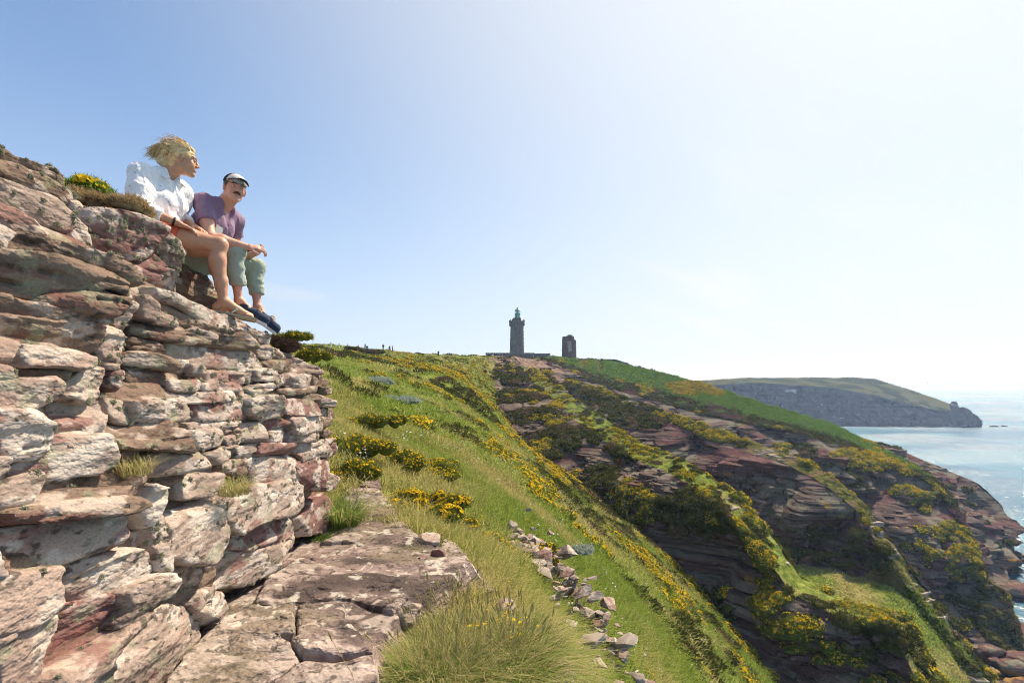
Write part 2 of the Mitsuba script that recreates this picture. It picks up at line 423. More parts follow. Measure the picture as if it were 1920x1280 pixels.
land['spur_face'] = ledges(loft([C0, C1f], 460, [70]), np.array([-.8, -.6, 0]), 1.2, 1.3, 2, 4.2, 17)
land['spur_crest'] = rough(loft([C1f, C1], 420, [10]), .5, .3, 4, 22)
land['spur_back'] = rough(loft([C1, CD], 300, [30]), .8, .15, 4, 6)
land['bluff_face'] = ledges(loft([CD, D1], 460, [70]), np.array([-.8, -.6, 0]), 1.6, 1.7, 3, 7.5, 24)
land['bluff_top'] = rough(loft([D1, D2], 460, [46]), .9, .12, 4, 7)
land['bluff_back'] = rough(loft([D2, DE], 300, [20]), .8, .15, 4, 8)
land['point_face'] = ledges(loft([DE, E1], 420, [60]), np.array([-.8, -.6, 0]), 2.0, 1.8, 4, 6, 22)
E1x = resample(E1, 300)
E2x = E1x + unit(E1x * np.array([1, 1, 0])) * 26; E2x[:, 2] = SEA - 3
E1h = (E1x + E2x) / 2; E1h[:, 2] = E1x[:, 2] * .55 + (SEA - 3) * .45
land['point_back'] = rough(loft([E1x, E1h, E2x], 300, [14, 14]), 1.2, .1, 4, 9)
# the plateau that carries the lighthouse
sk = [A0[0], A1[0], A2[0], A3[0], A4[0], A5[0], AG[0], B1[0], BC[0], C0[0], C1[0], CD[0], D1[0], D2[0], DE[0], E1[0]]
sk = np.array([P(*q) for q in sk])
m1, m2 = sk.copy(), sk.copy()
for q, yy, zz in ((m1, 300, 15.0), (m2, 440, 17.5)):
    k = np.linspace(0, 1, len(sk))
    q[:, 1] = yy; q[:, 0] = -230 + k * (330 if yy == 440 else 290); q[:, 2] = zz - k * 1.5
m3 = m2.copy(); m3[:, 1] += 30; m3[:, 2] = SEA - 3
land['plateau'] = rough(loft([sk, m1, m2, m3], len(sk), [24, 14, 6]), .5, .1, 3, 11)
cut = int(.70 * land['spur_face'].shape[0])
land['spur_toe'] = rough(loft([C0, C1f], 460, [70]), .9, .2, 4, 31)[cut - 4:]
land['spur_face'] = land['spur_face'][:cut]
MATS = dict(spur_toe='turf', ridge_crest='turf', spur_crest='heath', slope='turf', ridge_face='cliff_rock', ridge_back='heath', hollow='turf', spur_face='cliff_red', spur_back='heath', bluff_face='cliff_red',
            bluff_top='heath', bluff_back='heath', point_face='cliff_red', point_back='cliff_red', plateau='heath')
NAMES = dict(spur_toe='spur_toe', ridge_crest='ridge_crest', spur_crest='spur_crest', slope='grass_slope', ridge_face='ridge_cliff', ridge_back='ridge_top', hollow='grass_hollow', spur_face='spur_cliff', spur_back='spur_top', bluff_face='bluff_cliff',
             bluff_top='bluff_top', bluff_back='bluff_far_side', point_face='point_cliff', point_back='point_far_side', plateau='plateau')
for k, V in land.items():
    nm = thing(NAMES[k], kind='structure')
    scene[nm] = ply(grid_mesh(V), MATS[k], True)

# ------------------------------------------------------------------ headland, far coast, sea
H0 = L((1250, 790, 600), (1400, 796, 625), (1560, 799, 640), (1660, 801, 628), (1740, 801, 622), (1800, 800.5, 624), (1835, 800, 628))
H1 = L((1250, 722, 640), (1330, 724, 660), (1400, 718, 665), (1450, 720, 668), (1560, 726, 664), (1640, 741, 652), (1700, 756, 644), (1760, 769, 640), (1792, 772, 636))
H2 = L((1250, 716, 700), (1300, 712, 720), (1400, 708.5, 740), (1500, 707.5, 745), (1600, 707, 740), (1640, 710, 730), (1700, 728, 700), (1755, 748, 680), (1797, 766, 660))
hx = [resample(H0, 420), resample(H1, 420), resample(H2, 420)]
hx[0][:, 2] = SEA - 2
back = hx[2].copy(); back[:, 1] += 260; back[:, 0] += 120; back[:, 2] -= 25
Hf = ledges(loft([hx[0], hx[1]], 420, [60]), np.array([0, -1, 0]), 5, 3.2, 6)
n_ = thing('headland_cliff', kind='structure'); scene[n_] = ply(grid_mesh(Hf), 'headland_rock', True)
n_ = thing('headland', kind='structure'); scene[n_] = ply(grid_mesh(rough(loft([hx[1], hx[2], back], 420, [30, 12]), 2.2, .03, 4, 14)), 'far_heath', True)
xs = np.linspace(2600, 12000, 300)
hz_ = np.clip((xs - 4300) / 700, 0, 1) * (46 + 15 * nz(np.stack([xs, xs * 0, xs * 0], 1), .0006, 4, 3)) + 6 * nz(np.stack([xs, xs * 0, xs * 0], 1), .004, 3, 5)
coast = np.stack([np.stack([xs, 6200 + 0 * xs, 0 * xs + SEA - 2], 1), np.stack([xs, 6240 + 0 * xs, SEA + .5 * hz_], 1), np.stack([xs, 6350 + 0 * xs, SEA + hz_], 1), np.stack([xs, 7000 + 0 * xs, SEA + .6 * hz_], 1)], 1)
n_ = thing('far_coast', kind='structure'); scene[n_] = ply(grid_mesh(coast), 'far_land', True)
n_ = thing('sea', kind='structure')
scene[n_] = ply((np.array([[-3000, -300, SEA], [30000, -300, SEA], [30000, 24000, SEA], [-3000, 24000, SEA]], float), np.array([[0, 1, 2, 3]])), 'sea_water')
n_ = thing('sea_bed', kind='structure')
scene['haze'] = dict(type='cube', to_world=T().translate([13500, 11850, 2]).scale([16600, 12250, 62]), bsdf=dict(type='null'), interior=dict(type='ref', id='haze_air'))
labels['haze'] = dict(kind='stuff')
del labels['sea_bed']

# ------------------------------------------------------------------ where the walkers stand: the first ground that their line of sight meets, else the brow
from scipy.spatial import cKDTree
GP = np.vstack([V.reshape(-1, 3) for V in land.values()]); GT = cKDTree(GP[:, :2])
def ground(q): return float(np.median(GP[GT.query(q[:2], 5)[1], 2])) - .05


WALKERS = [((672.0, 659.2), 112, 0, 'pink', 'denim', 'person in a pink top by the round skyline bush, leftmost walker', 1.0),
           ((684.6, 659.4), 130, 1, 'navy', 'black', 'person in dark clothes right of the one in the pink top', 2.0),
           ((688.2, 659.4), 129, 0, 'black', 'denim', 'person in a black top close beside the one in navy', .4),
           ((718.5, 659.6), 150, 0, 'black', 'black', 'person all in black, left of three behind the yellow gorse', .2),
           ((730.5, 659.5), 148, 1, 'navy', 'denim', 'person in a navy top, middle of three behind the yellow gorse', 2.5),
           ((736.0, 659.4), 150, 0, 'pink', 'navy', 'person in a pink top and navy trousers, right of three behind the gorse', 1.4),
           ((822.0, 669.5), 165, 0, 'navy', 'black', 'person in a navy top standing alone on the bare skyline', .0),
           ((924.2, 674.0), 168, 1, 'white', 'sand', 'person in a white top and sand trousers on the brown track', 1.2),
           ((938.6, 672.6), 176, 0, 'white', 'navy', 'person in a white top and navy trousers farther along the track', .6),
           ((941.6, 674.0), 172, 1, 'pink', 'pink', 'person dressed all in pink on the brown track', 2.2),
           ((1087.2, 678.2), 285, 0, 'denim', 'black', 'person in a denim top right of the ruined tower', .3),
           ((1090.6, 678.4), 285, 1, 'red', 'black', 'person in a red top right of the ruined tower', 1.3),
           ((1093.2, 678.2), 285, 0, 'black', 'denim', 'person in a black top, right of the one in red', 2.3),
           ((1122.5, 681.0), 262, 1, 'navy', 'denim', 'person in a navy top on the green brow, left of a pair', .7),
           ((1125.5, 681.0), 262, 0, 'white', 'black', 'person in a white top on the green brow, right of a pair', .1)]


def on_ground(u, v, y0, y1):
    best, pick = -9, None
    for Y in np.arange(y0, y1, 2.0):
        q = P(u, v, Y); z = ground(q)
        if z >= q[2] - .05 or z / Y > best:
            best, pick = z / Y, np.array([q[0], Y, z])
        if z >= q[2] - .05: break
    return pick


WALK_AT = {w[0]: on_ground(*w[0], w[1] - 45, w[1] + 40) for w in WALKERS}
POST_AT = [on_ground(u, v, 80, 150) for u, v in ((620.5, 653.5), (651.8, 654.5), (636, 652.8))]
CLEAR = np.array([q[:2] for q in list(WALK_AT.values()) + POST_AT])

# ------------------------------------------------------------------ the rock wall on the left: every block measured on its own bedding face
def seg_dist(poly, X, Y):
    """Signed distance (inside negative) of the points to a polygon."""
    d = np.full(X.shape, 1e9)
    inside = np.zeros(X.shape, bool)
    n = len(poly)
    for i in range(n):
        a, b = poly[i], poly[(i + 1) % n]
        e = b - a
        w0, w1 = X - a[0], Y - a[1]
        t = np.clip((w0 * e[0] + w1 * e[1]) / max(e @ e, 1e-12), 0, 1)
        d = np.minimum(d, (w0 - e[0] * t) ** 2 + (w1 - e[1] * t) ** 2)
        c = (a[1] <= Y) != (b[1] <= Y)
        xs = a[0] + (Y - a[1]) * (e[0] / (e[1] if e[1] else 1e-12))
        inside ^= c & (X < xs)
    d = np.sqrt(d)
    return np.where(inside, -d, d)


def smax(a, b, k):
    h = np.clip(k - np.abs(a - b), 0, None) / k
    return np.maximum(a, b) + h * h * k * .25


def block(poly, x0, depth=.5, h=.02, r=.02, tilt=(0, 0), amp=.01, seed=0, grow=0.0, flat=False, chips=7):
    """A weathered block: the polygon (in y, z) carried back from its face at x0, corners chipped, edges worn, beds etched out."""
    lo, hi = poly.min(0) - .05, poly.max(0) + .05
    n = np.maximum(((hi - lo) / h).astype(int) + 2, 4)
    ys, zs = lo[0] + h * np.arange(n[0]), lo[1] + h * np.arange(n[1])
    xs = np.arange(x0 - depth, x0 + .09, h)
    Y2, Z2 = np.meshgrid(ys, zs, indexing='ij')
    S = Y2 * 0 + seed * 1.7
    g = np.random.default_rng(seed + 500)
    w = nz(np.stack([Y2, Z2, S], -1), 9, 3, seed) * .013
    d2 = seg_dist(poly, Y2 + w, Z2 + w * .6) - grow
    if flat:
        lo_f = nz(np.stack([Y2 * 1.1, Z2 * 1.1, S], -1), 1, 3, seed) * .035
        q = nz(np.stack([Y2 * 1.6, Z2 * 2.6, S], -1), 1, 5, seed + 2) * 4
        face = x0 + lo_f + (np.floor(q) + np.clip((q - np.floor(q)) / .12, 0, 1)) * .014
    else:
        cy, cz_ = poly.mean(0); sz_ = hi - lo
        lo_f = np.full(Y2.shape, 9.)
        for _ in range(4):                                         # cleaved facets
            by, bz = g.uniform(-.5, .5, 2) * sz_
            lo_f = np.minimum(lo_f, g.uniform(-.004, .012) + g.normal(0, .10) * (Y2 - cy - by) + g.normal(0, .15) * (Z2 - cz_ - bz))
        lo_f = np.maximum(lo_f, -.07) + nz(np.stack([Y2 * 3.6, Z2 * 5, S], -1), 1, 3, seed) * .009
        q = Z2 * g.uniform(11, 19) + nz(np.stack([Y2 * 1.5, Z2 * 3, S], -1), 1, 3, seed + 4) * .9 + g.uniform(0, 9)
        k = np.floor(q); fr = q - k
        hsh = np.sin(k * 91.7 + seed * 3.1) * 4375.85
        step = (hsh - np.floor(hsh) - .5) * .034 - np.exp(-((fr - .02) / .07) ** 2) * .026
        jn = nz(np.stack([Y2 * 5 + k * 3.3, k * .77, S], -1), 1, 2, seed + 6)
        face = x0 + lo_f + step * (.45 + .8 * np.clip(jn + .5, 0, 1)) * g.choice([.25, .6, 1.0])
    face = face + tilt[0] * (Y2 - poly[:, 0].mean()) + tilt[1] * (Z2 - poly[:, 1].mean())
    X3 = xs[:, None, None]
    d = smax(np.broadcast_to(d2, (len(xs), *d2.shape)), (X3 - face[None]), r)
    c = poly.mean(0); size = hi - lo
    for _ in range(0 if flat else chips):                              # chips off the front edges and corners
        an = g.uniform(0, 2 * np.pi)
        nrm = unit(np.array([g.uniform(.5, 1.3), math.cos(an), math.sin(an) * 1.2]))
        far = (poly - c) @ nrm[1:]
        off = far.max() - g.uniform(.0, .10) * size.min() * 1.6
        d = smax(d, (X3 - x0) * nrm[0] + (Y2 - c[0])[None] * nrm[1] + (Z2 - c[1])[None] * nrm[2] - off, r * .6)
    d[0] = np.maximum(d[0], .5 * h)
    V, Fc = surface_nets(d, np.array([xs[0], ys[0], zs[0]]), h)
    m = trimesh.Trimesh(V, Fc, process=False)
    N = np.array(m.vertex_normals)
    a = (nz(V, 14, 4, seed + 5) if flat else .3 - 1.6 * np.abs(nz(V * np.array([9, 9, 26]), 1, 4, seed + 5))) * amp + nz(V, 34, 3, seed + 9) * amp * .5
    return V + N * a[:, None], Fc


def wall_poly(pts, x0):
    q = np.array(pts, float).reshape(-1, 2)
    Y = x0 * F / (q[:, 0] - U0)
    return np.stack([Y, (V0 - q[:, 1]) * Y / F], 1)


# (plane x, rock, pixel outline)
BLOCKS = [
 (-2.45, 'b', '-30,281 20,281 43,297 64,306 94,316 109,316 127,336 125,345 109,335 84,327 55,321 29,310 -30,298'),
 (-2.3, 'b', '-30,302 0,305 29,311 55,322 84,330 109,337 125,349 145,358 160,368 143,374 127,387 109,372 84,366 64,358 43,348 20,338 -30,335'),
 (-2.3, 'p', '145,368 166,385 180,397 174,418 166,424 148,407 143,387'),
 (-2.05, 'g', '-40,337 0,337 23,343 64,359 109,373 137,391 148,403 141,418 135,455 125,452 117,432 94,424 59,403 45,397 0,379 -40,368'),
 (-2.15, 'g', '148,405 166,426 174,452 172,467 137,455 141,420'),
 (-1.95, 'p', '-40,378 0,381 45,397 55,407 82,422 103,440 105,444 88,444 64,440 39,436 25,420 0,414 -40,412'),
 (-1.85, 'm', '-40,414 0,416 25,421 39,436 18,447 13,457 0,462 -40,462'),
 (-2.2, 'm', '174,407 188,396 215,397 254,406 289,421 318,436 316,446 310,477 273,481 230,485 180,469 176,450 168,424'),
 (-2.28, 'g', '318,440 332,456 336,480 330,505 322,530 310,525 308,500 312,478 314,445'),
 (-2.22, 'm', '228,487 273,483 310,480 312,500 300,520 293,533 270,520 250,505'),
 (-2.5, 'b', '325,490 375,495 400,512 412,540 410,574 380,570 345,560 318,540 315,515'),
 (-1.85, 'b', '-40,462 20,444 64,440 105,446 137,458 172,468 200,478 228,488 248,505 262,518 268,528 262,542 240,520 205,500 170,485 120,475 60,470 0,468'),
 (-1.8, 'b', '-40,470 0,472 60,476 120,482 170,492 205,507 236,526 258,545 250,558 206,534 191,541 141,539 109,551 94,564 72,566 39,557 0,544 -40,538'),
 (-1.8, 'b', '98,568 112,556 141,543 191,546 215,555 240,562 242,585 225,590 176,591 148,581 117,578'),
 (-1.82, 'b', '-40,541 0,547 39,560 72,570 94,571 117,580 148,584 176,593 225,592 225,600 180,605 120,603 80,598 39,594 -40,590'),
 (-1.84, 'b', '-40,594 39,597 80,602 120,606 178,610 195,612 197,640 188,660 150,652 100,645 40,635 -40,632'),
 (-1.9, 'p', '242,568 262,545 271,574 262,609 248,617 230,613 234,590'),
 (-1.87, 'p', '201,617 225,615 248,633 246,652 236,662 238,668 232,688 190,687 195,640'),
 (-1.72, 'p', '-40,634 0,637 39,641 58,650 48,666 35,683 0,685 -40,684'),
 (-1.74, 'p', '60,650 98,653 180,664 189,671 186,686 168,690 137,683 78,681 42,683 48,668'),
 (-1.72, 'p', '-40,688 0,688 29,691 47,712 45,716 -40,716'),
 (-1.74, 'b', '40,690 78,686 137,687 141,692 130,706 94,708 48,709'),
 (-1.7, 'p', '-40,718 47,715 129,711 132,720 127,742 122,750 90,768 78,760 0,764 -40,768'),
 (-1.8, 'p', '176,694 221,693 219,715 213,735 205,746 170,752 133,742 135,724 156,713'),
 (-1.86, 'p', '143,695 172,694 150,712 132,722'),
 (-1.85, 'm', '223,692 240,697 240,715 228,730 218,716'),
 (-1.8, 'g', '128,757 207,757 211,775 218,798 205,814 172,820 137,820 114,823 115,788 122,775'),
 (-1.66, 'g', '-40,770 0,770 90,768 112,776 114,805 112,838 102,855 58,860 30,865 16,838 10,830 5,800 -5,790 -40,792'),
 (-1.64, 'm', '-40,795 0,795 4,830 12,838 21,851 19,859 -40,860'),
 (-1.62, 'g', '-40,862 20,862 27,882 22,903 -40,905'),
 (-1.68, 'm', '29,867 55,861 94,859 100,860 94,870 94,884 55,891 28,897'),
 (-1.72, 'g', '113,826 172,821 207,817 224,830 229,847 219,867 191,884 160,887 125,898 98,902 96,886 95,873 110,856'),
 (-1.66, 'g', '27,902 94,887 96,900 97,922 86,936 49,960 0,970 -20,965 2,930 15,915'),
 (-1.6, 'g', '-40,908 20,908 12,925 0,935 -40,935'),
 (-1.66, 'b', '-40,972 0,972 48,962 38,974 10,985 -40,985'),
 (-1.8, 'b', '98,905 160,890 190,886 150,905 97,925'),
 (-1.66, 'b', '92,936 168,922 262,918 282,902 306,893 306,902 280,916 266,932 196,936 92,948'),
 (-1.62, 'b', '50,964 130,946 196,938 270,934 282,945 255,957 200,964 132,962 100,974 52,976'),
 (-1.7, 'g', '289,908 330,921 322,945 312,978 285,985 280,960'),
 (-1.6, 'g', '5,1003 33,999 129,978 232,955 247,954 258,971 250,1027 232,1040 186,1048 144,1061 85,1066 5,1071'),
 (-1.5, 'g', '-40,1000 3,1002 4,1075 0,1090 -40,1090'),
 (-1.75, 'g', '258,973 300,962 305,980 291,1020 249,1030'),
 (-1.72, 'g', '312,960 305,1010 296,1095 315,1060 322,1010 325,960'),
 (-1.55, 'p', '-40,1098 0,1095 49,1080 130,1072 145,1068 130,1088 134,1130 122,1152 72,1172 13,1190 -40,1195'),
 (-1.66, 'g', '147,1066 186,1050 268,1032 291,1040 301,1079 296,1092 240,1115 186,1128 137,1134 134,1110'),
 (-1.5, 'p', '-40,1200 13,1197 72,1174 124,1154 142,1159 134,1182 108,1223 103,1290 -40,1290'),
 (-1.6, 'm', '152,1136 232,1120 258,1146 237,1182 229,1203 188,1228 113,1277 106,1275 106,1233 134,1182'),
 (-1.62, 'g', '237,1177 258,1146 258,1117 273,1102 332,1079 335,1094 320,1115 304,1136 273,1159 247,1182'),
 (-1.58, 'p', '113,1280 237,1205 273,1172 309,1141 307,1154 240,1210 237,1218 206,1252 144,1290 113,1290'),
 (-1.7, 'g', '206,1255 240,1216 300,1159 313,1141 357,1136 377,1141 398,1169 395,1195 380,1228 315,1280 300,1295 150,1295'),
 (-1.75, 'g', '327,972 398,943 425,943 433,960 435,980 439,1020 418,1035 398,1056 351,1056 315,1040 326,1000'),
 (-1.8, 'b', '315,1066 398,1061 416,1045 418,1084 398,1115 362,1130 318,1140 325,1115'),
 (-1.72, 'g', '416,1105 434,1115 439,1141 424,1161 403,1169 385,1154 377,1136 395,1115'),
 (-1.83, 'g', '420,1055 439,1040 519,1014 527,1035 522,1063 480,1094 444,1099 418,1108'),
 (-1.92, 'm', '439,996 522,978 545,973 519,1009 470,1027 439,1038'),
 (-1.85, 'g', '545,973 560,968 568,994 563,1025 537,1045 522,1048 524,1020'),
 (-1.78, 'g', '450,925 482,914 564,900 587,914 581,945 564,962 534,968 489,980 455,1000 442,990 436,960'),
 (-1.8, 'g', '430,948 449,928 450,985 440,990'),
 (-1.9, 'm', '562,975 589,945 616,925 630,941 630,965 622,985 607,998 571,1005 560,990'),
 (-1.85, 'm', '567,867 605,857 630,858 630,878 616,914 589,919 566,896'),
 (-1.95, 'p', '624,882 640,900 632,914 618,920'),
 (-1.87, 'g', '558,841 573,831 605,828 620,839 630,855 605,855 567,865'),
 (-1.88, 'b', '425,867 467,860 465,885 455,895 425,880'),
 (-1.88, 'g', '470,860 562,851 568,873 566,898 542,902 511,908 482,910 468,895'),
 (-1.84, 'g', '396,853 450,836 448,855 425,865 400,869'),
 (-1.87, 'g', '452,839 495,832 489,853 452,855'),
 (-1.86, 'm', '491,851 496,835 558,832 558,848'),
 (-1.82, 'g', '374,812 424,804 426,824 416,839 384,843 380,828'),
 (-1.84, 'p', '427,805 459,803 460,822 455,834 428,838'),
 (-1.84, 'g', '462,796 497,794 504,808 502,830 463,832'),
 (-1.83, 'g', '507,806 550,796 558,808 555,826 506,830'),
 (-1.88, 'm', '501,789 532,787 548,794 503,804'),
 (-1.87, 'g', '364,796 437,791 460,794 425,803 374,810'),
 (-1.83, 'g', '550,783 603,781 613,794 611,806 573,814 557,812 552,794'),
 (-1.86, 'p', '560,816 605,812 601,826 556,828'),
 (-1.83, 'm', '546,751 599,748 611,759 609,777 581,779 548,777'),
 (-1.8, 'g', '485,750 521,742 538,744 544,763 541,781 511,785 485,775'),
 (-1.82, 'm', '373,760 452,753 482,759 481,779 456,787 421,787 374,787'),
 (-1.8, 'g', '215,750 262,757 262,787 238,793 222,788 211,773'),
 (-1.8, 'g', '264,756 330,752 344,750 371,758 371,787 340,788 300,790 264,787'),
 (-1.68, 'b', '258,828 300,830 345,824 368,804 374,814 380,831 378,846 340,840 300,840 258,836'),
 (-1.78, 'm', '234,836 256,838 254,856 234,851'),
 (-1.78, 'b', '258,841 328,842 322,858 258,857'),
 (-1.78, 'b', '330,842 345,842 370,851 340,859 325,859'),
 (-1.72, 'p', '300,861 330,849 364,847 382,849 398,860 394,872 349,884 300,891 292,886 295,870'),
 (-1.76, 'g', '349,898 382,890 409,884 429,890 425,910 409,919 386,929 347,933 345,915'),
 (-1.85, 'p', '343,937 386,931 407,923 398,939 374,943 341,947'),
 (-1.8, 'b', '300,893 349,886 345,896 312,908 300,906'),
 (-1.85, 'p', '398,937 448,925 440,940 425,942'),
 (-1.97, 'b', '250,635 289,641 324,654 320,662 264,660'),
 (-1.93, 'b', '264,664 293,664 342,674 342,687 336,694 293,685 246,680'),
 (-1.95, 'b', '242,684 293,688 332,697 334,725 322,734 273,738 244,728 238,695'),
 (-1.98, 'g', '329,648 359,643 392,648 433,654 486,662 497,676 501,688 488,695 466,697 437,689 394,686 370,680 339,672'),
 (-1.95, 'g', '343,678 365,679 369,703 335,697'),
 (-1.96, 'g', '371,685 398,689 394,704 373,704'),
 (-1.93, 'g', '398,697 429,699 429,715 386,717'),
 (-1.94, 'g', '431,697 466,703 460,719 431,715'),
 (-1.9, 'g', '337,717 386,717 384,727 364,734 335,730'),
 (-1.88, 'p', '386,719 417,717 418,729 398,732 385,729'),
 (-1.88, 'g', '420,719 460,721 456,734 420,730'),
 (-1.85, 'g', '330,737 364,735 398,738 452,735 455,749 390,753 330,750'),
 (-1.87, 'g', '476,732 484,725 521,719 519,730 503,744 480,742'),
 (-1.86, 'b', '457,742 482,742 486,752 456,752'),
 (-1.93, 'g', '495,695 515,693 540,703 544,715 527,725 521,717 493,711'),
 (-1.96, 'g', '466,703 493,703 495,715 466,717'),
 (-2.0, 'b', '503,678 548,676 551,698 521,695 505,689'),
 (-2.0, 'p', '552,676 564,672 611,695 605,701 553,697'),
 (-2.05, 'p', '515,668 521,654 558,668 552,674 507,676'),
 (-1.93, 'p', '550,702 589,704 587,719 581,729 550,725 538,717'),
 (-1.96, 'b', '591,703 620,707 628,717 620,723 589,723'),
 (-1.87, 'b', '523,732 573,730 605,725 601,734 554,740 525,736'),
 (-1.88, 'b', '544,742 599,740 605,748 546,750'),
 (-1.97, 'b', '612,727 628,725 624,736 612,738'),
 (-1.97, 'b', '610,763 636,771 638,781 628,787 612,783'),
 (-1.98, 'b', '605,780 626,787 620,804 614,804'),
 (-1.98, 'p', '605,740 632,753 630,762 610,760'),
 (-1.98, 'b', '605,813 620,806 628,814 616,822'),
 (-1.97, 'p', '612,826 630,822 630,830 615,834'),
 (-1.97, 'm', '620,834 634,831 636,847 628,856'),
 (-2.02, 'g', '300,543 316,545 366,568 402,580 452,594 476,605 489,615 488,621 472,617 445,619 417,609 394,600 368,586 339,570 300,555'),
 (-1.98, 'b', '300,560 339,573 366,589 394,603 417,612 445,621 445,627 409,629 386,617 359,609 329,594 300,584'),
 (-1.95, 'p', '270,557 299,557 299,586 329,596 340,610 300,605 272,590'),
 (-1.97, 'b', '262,610 300,613 320,615 359,626 402,638 398,645 350,640 300,636 258,628'),
 (-1.96, 'g', '359,625 382,616 409,630 417,633 400,638 374,635'),
 (-2.0, 'b', '400,646 421,634 443,628 464,626 489,638 488,652 470,654 441,652'),
 (-2.05, 'g', '445,618 474,618 497,625 489,635 466,625'),
 (-2.08, 'g', '497,626 511,626 511,647 495,648 489,637'),
 (-2.02, 'g', '488,655 507,649 515,662 503,674 488,668'),
 (-2.02, 'b', '262,591 300,593 340,612 358,624 300,611 262,607'),
]
RK = dict(p='rock_pink', b='rock_brown', m='rock_maroon', g='rock_grey')
outcrop = thing('rock_outcrop', 'tall wall of stacked sandstone blocks crusted with lichen under the two sitting people', 'rock')
wr = np.random.default_rng(21)
faces = []
for i, (x0, c, txt) in enumerate(BLOCKS):
    pts = [float(t) for q in txt.split() for t in q.split(',')]
    if i > 16: x0 += float(np.clip(wr.normal(0, .03), -.05, .05))
    pl = wall_poly(pts, x0)
    tl = (wr.normal(0, .05), wr.normal(-.06, .10) - (.08 if pl[:, 1].mean() < -.3 else 0))
    if i in (7, 9): tl = (.10, .12)
    if 11 <= i <= 15: tl = (.16, .34)
    size = np.ptp(pl, axis=0)
    h = .0125 if max(size) < .45 else .016
    dep = .42 if pl[:, 1].mean() < .45 else .34
    V, Fc = block(pl, x0, dep, h, min(.014, .06 * size[1] + .004), tl, .008, i, grow=.022 if i in (7, 8, 9) else .014, chips=2 if i in (7, 8, 9) else 4)
    put(outcrop, 'block', (V, Fc), RK[c], 30)
    faces.append((pl, x0, V, Fc))
# the body of the outcrop behind the blocks
gy, gz = np.meshgrid(np.linspace(1.2, 6.4, 150), np.linspace(-1.95, 1.25, 100), indexing='ij')
bx = np.full(gy.shape, -9.0)
for pl, x0, _, _ in faces:
    d = seg_dist(pl, gy, gz)
    bx = np.where(d < .10, np.maximum(bx, x0 - .13 - np.clip(d, 0, 1) * .3), bx)
from scipy.ndimage import gaussian_filter, grey_closing
hole = bx < -5
bx = np.where(hole, grey_closing(bx, (5, 5)), bx)
far = bx < -5
bx = np.where(far, -2.75, bx)
bx = gaussian_filter(bx, .8)
gap = np.clip((gy - 5.0) / 1.0, 0, 1) ** 2 * 1.6
Vb_ = np.stack([bx - gap + .03 * nz(np.stack([gy * 6, gz * 14, gy * 0], -1), 1, 4, 3), gy, gz], -1)
ymax = 5.4
keep = gz < np.interp(gy, [1.2, 2.1, 2.6, 2.9, 3.3, 3.6, 4.2, 4.6, 5.0, 5.4, 6.4], [1.0, .95, .82, .72, .50, .42, .38, .33, .15, 0.0, -.3])
v_, q_ = grid_mesh(Vb_)
kf = keep.ravel()[q_].all(1)
put(outcrop, 'core', (v_, q_[kf]), 'rock_brown', True)


def lump(c, r, seed, bsdf_amp=.12, n=3, zmul=1.0, f=2.2):
    """A weathered boulder: a squashed ball, faceted and pitted."""
    m = trimesh.creation.icosphere(n)
    v = np.array(m.vertices)
    g = np.random.default_rng(seed)
    for _ in range(11):
        d = unit(g.normal(size=3)); lim = g.uniform(.55, .92)
        over = np.clip(v @ d - lim, 0, None)
        v = v - over[:, None] * d * .9
    v = v * np.array(r)
    nn = unit(v / np.array(r) ** 2)
    v = v + nn * (nz(v / np.mean(r), f, 4, seed) * bsdf_amp * np.mean(r))[:, None]
    return v + np.array(c), np.array(m.faces)


# the ground behind the lip of the wall: the ledge the two sit on, the crown of the outcrop
seat = [((-2.78, 3.62, .62), (.42, .50, .31), 1, 'rock_maroon'), ((-2.72, 4.35, .56), (.42, .52, .30), 2, 'rock_brown'),
        ((-3.1, 2.75, .75), (.62, .75, .42), 3, 'rock_brown'), ((-3.3, 3.9, .4), (.8, 1.0, .5), 4, 'rock_brown'), ((-2.45, 3.8, .2), (.5, .75, .24), 5, 'rock_brown'),
        ((-2.5, 4.5, .1), (.5, .7, .30), 6, 'rock_brown'), ((-3.0, 1.9, .70), (.6, .8, .45), 7, 'rock_brown')]
for c, r, s_, m_ in seat:
    put(outcrop, 'boulder', lump(c, r, s_, .1, 4), m_, True)

# ------------------------------------------------------------------ the rock floor in front: plates of one bed, worn and cracked
def floor_poly(txt, z):
    q = np.array([float(t) for s in txt.split() for t in s.split(',')]).reshape(-1, 2)
    Y = z * F / (V0 - q[:, 1])
    return np.stack([(q[:, 0] - U0) / F * Y, Y], 1)


PLATES = [
 (-1.44, .16, '240,1400 300,1290 345,1225 385,1188 428,1160 470,1138 552,1131 554,1190 521,1191 540,1200 559,1223 552,1236 500,1274 460,1320 400,1400'),
 (-1.45, .16, '555,1131 647,1123 641,1161 697,1200 699,1214 640,1229 566,1223 545,1197 557,1190'),
 (-1.43, .16, '468,1322 503,1276 554,1239 566,1227 640,1232 698,1217 712,1240 700,1290 660,1400 410,1400'),
 (-1.50, .16, '470,1136 500,1090 520,1074 560,1042 660,1064 758,1084 768,1118 738,1146 650,1121 553,1129'),
 (-1.54, .18, '515,1066 540,1040 562,1010 600,1024 664,1022 682,1047 662,1062 562,1040 522,1070'),
 (-1.56, .18, '667,1020 720,992 768,990 800,1010 818,1030 800,1056 758,1080 686,1050'),
 (-1.74, .16, '735,1150 772,1120 770,1086 808,1056 832,1010 860,1020 884,1052 916,1094 926,1112 850,1118 790,1124 745,1160'),
 (-1.56, .14, '655,985 660,955 672,930 682,912 712,915 722,945 735,958 768,985 716,989 666,1016 600,1020 640,1000'),
 (-1.55, .14, '676,910 690,886 706,884 716,912'),
]
floor_ = thing('rock_floor', kind='structure')
